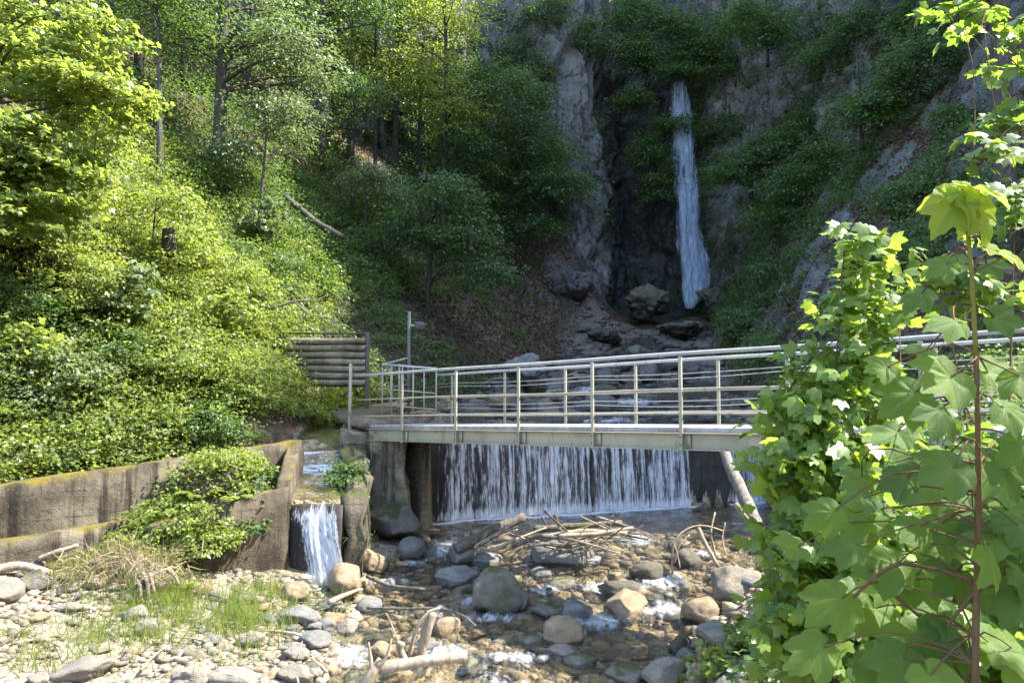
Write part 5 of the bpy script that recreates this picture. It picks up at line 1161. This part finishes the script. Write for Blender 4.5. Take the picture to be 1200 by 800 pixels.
undergrowth(7000, lambda r, n: (lambda y: (ER(y)+.2+r.uniform(0, 1, n)*8.5, y))(r.uniform(17, 42, n)), 24, .40, .12, M['leaf_shade'], 'undergrowth', 'dark green plants scattered over the steep right slope', (.02, .6), 4,
            accept=lambda x, y, r: fbm(P3(x*.42, y*.42, 3), 3, 15) > -.02+r.normal(0, .08, len(x)))
undergrowth(3000, lambda r, n: (lambda y: (TL(y)-3-r.uniform(0, 1, n)*18, y))(r.uniform(20, 36, n)), 26, .45, .13, M['leaf_mid'], 'undergrowth', 'green undergrowth on the forest floor high on the left', (.05, .7), 14)
undergrowth(700, MOUND, 26, .22, .07, M['leaf_bright'], 'undergrowth', 'bright leafy plants growing all over the mound in front of the channel wall', (.02, .3), 21, accept=lambda x, y, r: (y > 11.6+(x+5.5)*.618) & (x > XW(y)+.25) & (x < -4.1))
undergrowth(900, lambda r, n: (lambda y: (ER(y)+.9+r.uniform(0, 1, n)*6, y))(r.uniform(5, 17, n)), 30, .3, .09, M['leaf_mid'], 'undergrowth', 'low plants on the near right bank behind the maples', (.05, .5), 5, accept=lambda x, y, r: (x-ER(y) > 1.6) | (y < 9))
def dead(n, samp, seed, label):
    rng = np.random.default_rng(seed); x, y = samp(rng, n); z = height(x, y)+.02
    mb = MB(); leaf_batch(mb, np.stack([x, y, z], 1), np.stack([rng.normal(0, .4, n), rng.normal(0, .4, n), np.ones(n)], 1), rng.normal(0, 1, (n, 3)), rng.uniform(.07, .17, n), LT4); return tag(mb.obj('leaf_litter', M['leaf_dead']), label, 'leaf litter', kind='stuff')
dead(22000, lambda r, n: (lambda y: (ER(y)+.2+r.uniform(0, 1, n)*8, y))(r.uniform(17, 42, n)), 6, 'brown dead leaves lying over the steep right slope')
dead(16000, lambda r, n: (lambda y: (TL(y)+.4-r.uniform(0, 1, n)*7, y))(r.uniform(22, 40, n)), 7, 'brown dead leaves lying on the shaded middle slope')
# plants on the cliff
me = cliff.data; nv_ = len(me.vertices); co = np.zeros(nv_*3, np.float32); me.vertices.foreach_get('co', co); co = co.reshape(-1, 3).astype(float)
no = np.zeros(nv_*3, np.float32); me.vertex_normals.foreach_get('vector', no); no = no.reshape(-1, 3)
vis = (co[:, 2] < 26) & (co[:, 1] > 14) & (co[:, 1]*.75+3 > np.abs(co[:, 0])) & (co[:, 2] > height(co[:, 0], co[:, 1])-.2)
dens = .25+.9*fbm(co*.22, 3, 3)+np.clip(no[:, 2]*np.sign(no[:, 2]), 0, 1)*.8
dens -= 1.0*np.exp(-((co[:, 0]-4.0)/2.0)**2)*(co[:, 1] > 39)+.9*((co[:, 0] > 5.5) & (co[:, 0] < 11) & (co[:, 1] > 42))
dens -= .35*(co[:, 0] < 0)
kk = np.flatnonzero(vis & (dens > .12)); rg.shuffle(kk); kk = kk[:3600]
nsign = np.sign((no[kk]*np.stack([-co[kk, 0]+2, 15-co[kk, 1], 0*co[kk, 0]], 1)).sum(1))[:, None]
o_ = no[kk]*nsign
mb = MB(); sprays(mb, co[kk]+o_*.25, o_, 30, .5, .13, LT4, .5, .5, rg, .2); tag(mb.obj('cliff_plants', M['leaf_shade']), 'ferns and trailing plants growing on the cliff ledges', 'plants', kind='stuff')
kk2 = np.flatnonzero(vis & (co[:, 0] < 0) & (dens > -.1)); rg.shuffle(kk2); kk2 = kk2[:500]
o_ = no[kk2]*np.sign((no[kk2]*[0, -1, 0]).sum(1))[:, None]
mb = MB(); sprays(mb, co[kk2]+o_*.3, o_, 30, .55, .13, LT4, .6, .5, rg, .2); tag(mb.obj('cliff_plants', M['leaf_mid']), 'ivy and mossy plants on the wooded cliff', 'plants', kind='stuff')

# ------------------------------------------------------------------ right foreground maples
LVAR = []
for k in range(5):
    rng = np.random.default_rng(300+k); v, f, vein = maple_template((.33, .66, 1.), .16+.06*k)
    v = v.copy(); v[:, 2] += .11*fbm(v*2.4+k*9, 3, k); v[:, :2] *= rng.uniform(.93, 1.07, 2)
    mb = MB(); mb.add(v, f); me = mb.mesh('leaf', True); at = me.attributes.new('vein', 'FLOAT', 'POINT'); at.data.foreach_set('value', vein.astype(np.float32)); me.materials.append(M['leaf_near']); LVAR.append(me)
YVAR = []
for me in LVAR: m2 = me.copy(); cc = np.zeros(len(m2.vertices)*3, np.float32); m2.vertices.foreach_get('co', cc); cc = cc.reshape(-1, 3); cc[:, 2] += -.12*cc[:, 1]**2+.22*np.abs(cc[:, 0]); cc[:, 0] *= .82; m2.vertices.foreach_set('co', cc.ravel()); m2.update(); m2.materials.clear(); m2.materials.append(M['leaf_young']); YVAR.append(m2)
sap = thing('maple_sapling', 'tall maple sapling close to the camera with large leaves and a yellow shoot on top', 'sapling', (.9, 1.42, 1.35))
stem = np.array([[.84, 1.45, 1.1], [.875, 1.43, 2.0], W(1142, 800, 1.42), W(1146, 640, 1.42), W(1147, 540, 1.42), W(1144, 420, 1.42), W(1138, 310, 1.42), W(1131, 243, 1.42)])
q = np.linspace(0, 1, 40); tq = np.linspace(0, 1, len(stem)); SP = np.stack([np.interp(q, tq, stem[:, k]) for k in range(3)], 1)
for _ in range(2): SP[1:-1] = (SP[:-2]+2*SP[1:-1]+SP[2:])/4
sr = np.linspace(.0082, .0034, 40)
mb = MB(); cut = 29
mb.add(*tube_vf(SP[:cut], sr[:cut], 8, lump=.1)); mb.obj('stem', M['stem_red'], sap, True)
mb = MB(); mb.add(*tube_vf(SP[cut-1:], sr[cut-1:], 8)); mb.obj('green_shoot', M['stem_green'], sap, True)
pet = MB()
def near_leaf(px, py, ang, s, D, k, young=False, nod=None, nrm=None):
    rng = np.random.default_rng(int(px*7+py*13+k)); b = W(px, py, D); a = math.radians(ang); S = s*D/F*(rng.uniform(.58, .80) if not young else .95)
    d = np.array([math.cos(a), rng.uniform(-.5, .15), math.sin(a)*.9]); 
    nr = np.array(nrm if nrm is not None else (rng.normal(0, .28), -.75+rng.normal(0, .25), .75+rng.normal(0, .2)), float)
    nr = unit(nr); d = unit(d-nr*(d@nr)); x = np.cross(d, nr)
    o = bpy.data.objects.new('leaf', (YVAR if young else LVAR)[k % 5]); COL.objects.link(o)
    mw = Matrix(((x[0]*S, d[0]*S, nr[0]*S, b[0]), (x[1]*S, d[1]*S, nr[1]*S, b[1]), (x[2]*S, d[2]*S, nr[2]*S, b[2]), (0, 0, 0, 1)))
    o.parent = sap; o.matrix_parent_inverse = parent_inv(sap); o.matrix_basis = mw
    i = np.argmin(np.abs(SP[:, 2]-(b[2]-.0+ (0.03 if not young else -.01)))); n0 = SP[i] if nod is None else np.asarray(nod)
    pp_ = limb_path(n0, b, rng, 6, -.02); pet.add(*tube_vf(pp_, np.linspace(.0022, .0014, 6), 5, cap=False))
BIG = [(1115, 440, 205, 78), (1158, 436, -18, 70), (1070, 462, 215, 62), (1100, 482, -120, 66), (1176, 480, -50, 66), (1052, 505, 195, 62), (1118, 548, 200, 80), (1166, 545, -15, 72), (1088, 560, -105, 84), (1182, 600, -40, 70), (1062, 560, 170, 56),
       (1020, 602, 190, 62), (1182, 640, -30, 70), (1050, 662, 200, 86), (1000, 640, 170, 62), (1026, 712, -95, 84), (1092, 632, -80, 70), (1122, 672, 220, 70), (1168, 700, -45, 76), (1105, 735, -100, 90), (1158, 752, -30, 72), (1058, 772, -120, 84), (985, 702, 200, 72),
       (962, 760, 210, 72), (1022, 772, -60, 72), (935, 640, 190, 56), (1110, 310, 205, 40), (1156, 312, -20, 44), (1080, 345, 200, 44), (1120, 380, 200, 56), (1165, 372, -20, 54), (1195, 440, -80, 60), (1200, 520, -90, 70), (1085, 410, 190, 50), (1195, 700, -90, 70), (1090, 790, -80, 80), (1140, 600, 190, 66), (1155, 650, -60, 60), (1010, 560, 195, 50), (975, 600, 200, 50), (1040, 430, 180, 40)]
rgb = np.random.default_rng(4); 
for _ in range(34):
    BIG.append((rgb.uniform(1000, 1205), rgb.uniform(520, 800), rgb.choice([200, 190, -20, -100, -60, -130])+rgb.normal(0, 15), rgb.uniform(34, 74)))
for i, (px, py, a, s) in enumerate(BIG): near_leaf(px, py, a, s, 1.42+RNG.uniform(-.12, .28)+.1*(px < 1060)+(.15 if i >= 40 else 0), i)
for i, (px, py, a, s, nr) in enumerate([(1119, 236, -128, 56, (-.25, -.9, .35)), (1137, 240, -66, 62, (.35, -.85, .3)), (1136, 222, 18, 50, (.1, -.3, .95)), (1121, 228, 170, 26, (-.1, -.5, .8)), (1130, 243, -95, 36, (0, -.95, .2)), (1128, 222, 95, 22, (0, -.8, .5)), (1160, 295, -10, 40, (.1, -.5, .8)), (1178, 300, -35, 34, (.2, -.6, .7))]):
    near_leaf(px, py, a, s, 1.42, i, True, SP[-3] if i < 6 else SP[-7], nr)
pet.obj('petioles', M['stem_red'], sap, True)
mb = MB()
for a, b in (((1148, 683, 1.42), (1055, 660, 1.45)), ((1055, 660, 1.45), (1000, 700, 1.47)), ((1020, 665, 1.5), (1078, 722, 1.5)), ((1147, 690, 1.42), (1110, 735, 1.42))):
    mb.add(*tube_vf(limb_path(W(*a), W(*b), RNG, 8), np.linspace(.0045, .003, 8), 6))
mb.obj('twig', M['stem_red'], sap, True)

def maple_bush(name, label, cat, blobs, base, stems, per, srad, ls, leaf, seed, young=None, group=None, tmpl=MT, jit=.7, nstem=10):
    rng = np.random.default_rng(seed); base = np.asarray(base, float); root = thing(name, label, cat, base, group); cb, tb = MB(), MB(); allp = []
    for (px, py, D, rw, rd, rh, ns) in blobs:
        c = W(px, py, D); s = D/F; pts, d = ell_points(c, (rw*s, rd, rh*s), ns, rng, 2.2, -1); allp.append(pts)
        sprays(cb, pts, pts-c+[0, -.05, 0], per, srad, ls, tmpl, .35, jit, rng, .25, (0, -.35, 1.))
    allp = np.vstack(allp)
    for st in stems:
        P_ = np.array([base]+[W(*p) for p in st]); n = 24; q = np.linspace(0, 1, n); P_ = np.stack([np.interp(q, np.linspace(0, 1, len(P_)), P_[:, k]) for k in range(3)], 1)
        for _ in range(3): P_[1:-1] = (P_[:-2]+2*P_[1:-1]+P_[2:])/4
        tb.add(*tube_vf(P_, np.linspace(.012, .003, n), 6))
        for k in range(nstem):
            q = allp[rng.integers(len(allp))]; i = np.argmin(np.linalg.norm(P_-q+[0, 0, .12], axis=1))
            tb.add(*tube_vf(limb_path(P_[i], q, rng, 6), np.linspace(.004, .0018, 6), 5, cap=False))
    tb.obj('stem', M['stem_red'], root, True); cb.obj('foliage', M[leaf], root)
    if young:
        yb = MB()
        for (px, py, D, r, n) in young:
            c = W(px, py, D); pts = c+rng.normal(0, r*D/F*.5, (n, 3)); sprays(yb, pts, pts-c+[0, -.1, 0], 3, .05, ls*.9, tmpl, .5, .6, rng, .3, (0, -.4, .8))
        yb.obj('young_leaves', M['leaf_youngcrown'], root)
    return root
maple_bush('maple_bush', 'dense young maple bush with sunlit left side hiding the right end of the footbridge', 'bush',
    [(916, 555, 3.4, 18, .2, 24, 6), (919, 640, 3.3, 18, .2, 30, 8), (914, 480, 3.5, 14, .15, 18, 4), (981, 455, 3.5, 40, .25, 30, 14), (951, 480, 3.5, 34, .22, 46, 20), (951, 560, 3.4, 36, .25, 56, 32), (996, 560, 3.5, 50, .3, 70, 44), (1011, 410, 3.6, 34, .22, 60, 20), (1011, 340, 3.6, 26, .2, 40, 13), (996, 650, 3.3, 64, .3, 66, 58), (959, 730, 3.2, 56, .3, 66, 54), (1046, 640, 3.4, 55, .3, 66, 38), (1011, 290, 3.6, 10, .1, 14, 5), (1041, 470, 3.6, 24, .2, 50, 8), (1004, 770, 3.1, 80, .3, 50, 44)],
    (1.5, 3.4, gz(1.5, 3.4)), [[(985, 700, 3.4), (975, 500, 3.5), (990, 285, 3.6)], [(960, 700, 3.3), (950, 600, 3.3), (915, 470, 3.5)], [(1000, 700, 3.4), (1010, 560, 3.5), (1025, 420, 3.6)]], 12, .13, .060, 'leaf_maple2', 201,
    [(936, 470, 3.45, 26, 12), (932, 530, 3.3, 24, 11), (924, 600, 3.3, 18, 7), (972, 400, 3.5, 26, 8), (985, 275, 3.6, 12, 4), (935, 430, 3.5, 20, 6), (890, 640, 3.2, 10, 3), (1065, 300, 3.6, 10, 3)])
maple_bush('maple_bush', 'leafy maple growth behind the tall sapling at the right edge', 'bush',
    [(1150, 345, 4.6, 40, .3, 22, 9), (1085, 330, 4.8, 26, .3, 18, 6), (1185, 250, 4.6, 22, .3, 40, 8), (1170, 545, 4.0, 60, .4, 50, 30), (1075, 545, 4.2, 34, .3, 40, 20), (1100, 640, 3.6, 80, .4, 80, 44), (1060, 730, 3.2, 80, .4, 70, 40), (1170, 710, 3.2, 60, .4, 90, 40)],
    (2.75, 4.2, gz(2.75, 4.2)), [[(1150, 600, 4.2), (1120, 420, 4.4), (1100, 330, 4.7)], [(1180, 600, 4.2), (1185, 400, 4.5), (1190, 230, 4.6)], [(1080, 640, 3.8), (1060, 480, 4.2)]], 11, .15, .075, 'leaf_maple', 202, [(1100, 320, 4.7, 40, 6), (1075, 560, 4.1, 40, 8), (1150, 345, 4.6, 30, 5)])
maple_bush('maple_bough', 'overhanging maple branches with pale leaves at the upper right edge', 'branches',
    [(1190, 60, 5.5, 22, .4, 36, 9), (1150, 12, 5.6, 34, .4, 12, 7), (1185, 140, 5.3, 26, .4, 16, 8), (1165, 178, 5.2, 26, .3, 8, 5), (1112, 4, 5.6, 14, .3, 6, 3), (1198, 225, 5.2, 16, .3, 14, 5)],
    (4.6, 4.6, gz(4.6, 4.6)), [[(1290, 200, 5.2), (1230, 120, 5.3), (1150, 30, 5.5)], [(1290, 260, 5.2), (1220, 190, 5.2), (1130, 185, 5.2)]], 9, .16, .085, 'leaf_maple', 203, nstem=14)
for i, (px, py, r, lab) in enumerate([(845, 785, (.28, .25, .16), 'low leafy weed at the bottom edge, left of the maple bush'), (800, 792, (.2, .2, .12), 'small leafy weed beside the angular pale rock'), (880, 760, (.3, .25, .2), 'leafy weed under the maple bush on the right bank')]):
    shrub('weed', lab, 'plant', G(px, py), 3, 'leaf_bright', 16, .12, .075, r, 22, r[2]*.6, 'weeds on the right bank', seed=120+i, tmpl=MT)
tree('maple_tree', 'maple beside the viewer, out of view on the right, shading the tall sapling', 'tree', (3.9, 1.3, gz(3.9, 1.3)), 5.5, .07, [(-1.4, .3, 4.8-gz(3.9, 1.3), .75, .5, .2, 17)], 16, .22, .10, 'leaf_maple', 'bark', (-.6, .2), tmpl=MT, seed=150)
# tall trees on the right bank, above the frame, shading the stream
for i, (x, y, H, cr) in enumerate([(11.5, 17.0, 21, [(0, 0, 13.5, 4.2, 1.7, 3.2, 240), (1, .3, 17.5, 3.4, 1.6, 2.6, 150)]), (15.0, 19.0, 22, [(0, 0, 13, 4.5, 2.0, 4, 240)])]):
    tree('beech_tree', ('tall beech on the right bank whose crown shades the weir pool', 'second tall beech further up the right bank')[i], 'tree', (x, y, gz(x, y)), H, .25, cr, 36, 1.0, .16, 'leaf_mid', 'bark', seed=140+i, group=None)

# ================================================================== light
w = bpy.data.worlds.new('World'); scene.world = w; w.use_nodes = True; nt = w.node_tree; nt.nodes.clear()
sky = nt.nodes.new('ShaderNodeTexSky'); sky.sky_type = 'NISHITA'; sky.sun_disc = False
EL_, AZ = 54, 86
sky.sun_elevation = R(EL_); sky.sun_rotation = R(AZ); sky.dust_density = 1.0
bg = nt.nodes.new('ShaderNodeBackground'); bg.inputs[1].default_value = .15; ow = nt.nodes.new('ShaderNodeOutputWorld')
nt.links.new(sky.outputs[0], bg.inputs[0]); nt.links.new(bg.outputs[0], ow.inputs[0])
ld = bpy.data.lights.new('sun', 'SUN'); ld.energy = 3.2; ld.angle = R(.55); ld.color = (1, .95, .86)
so_ = bpy.data.objects.new('sun', ld); COL.objects.link(so_)
v = Vector((math.cos(R(EL_))*math.sin(R(AZ)), math.cos(R(EL_))*math.cos(R(AZ)), math.sin(R(EL_))))
so_.rotation_euler = v.to_track_quat('Z', 'Y').to_euler()
vs = scene.view_settings; vs.view_transform = 'Standard'; vs.look = 'None'; vs.gamma = 1; vs.use_curve_mapping = False; vs.exposure = 2.7
scene.render.engine = 'CYCLES'
cy_ = scene.cycles; cy_.max_bounces = 8; cy_.transparent_max_bounces = 16; cy_.transmission_bounces = 6; cy_.diffuse_bounces = 4; cy_.glossy_bounces = 3
scene.render.resolution_x = 1024; scene.render.resolution_y = 682
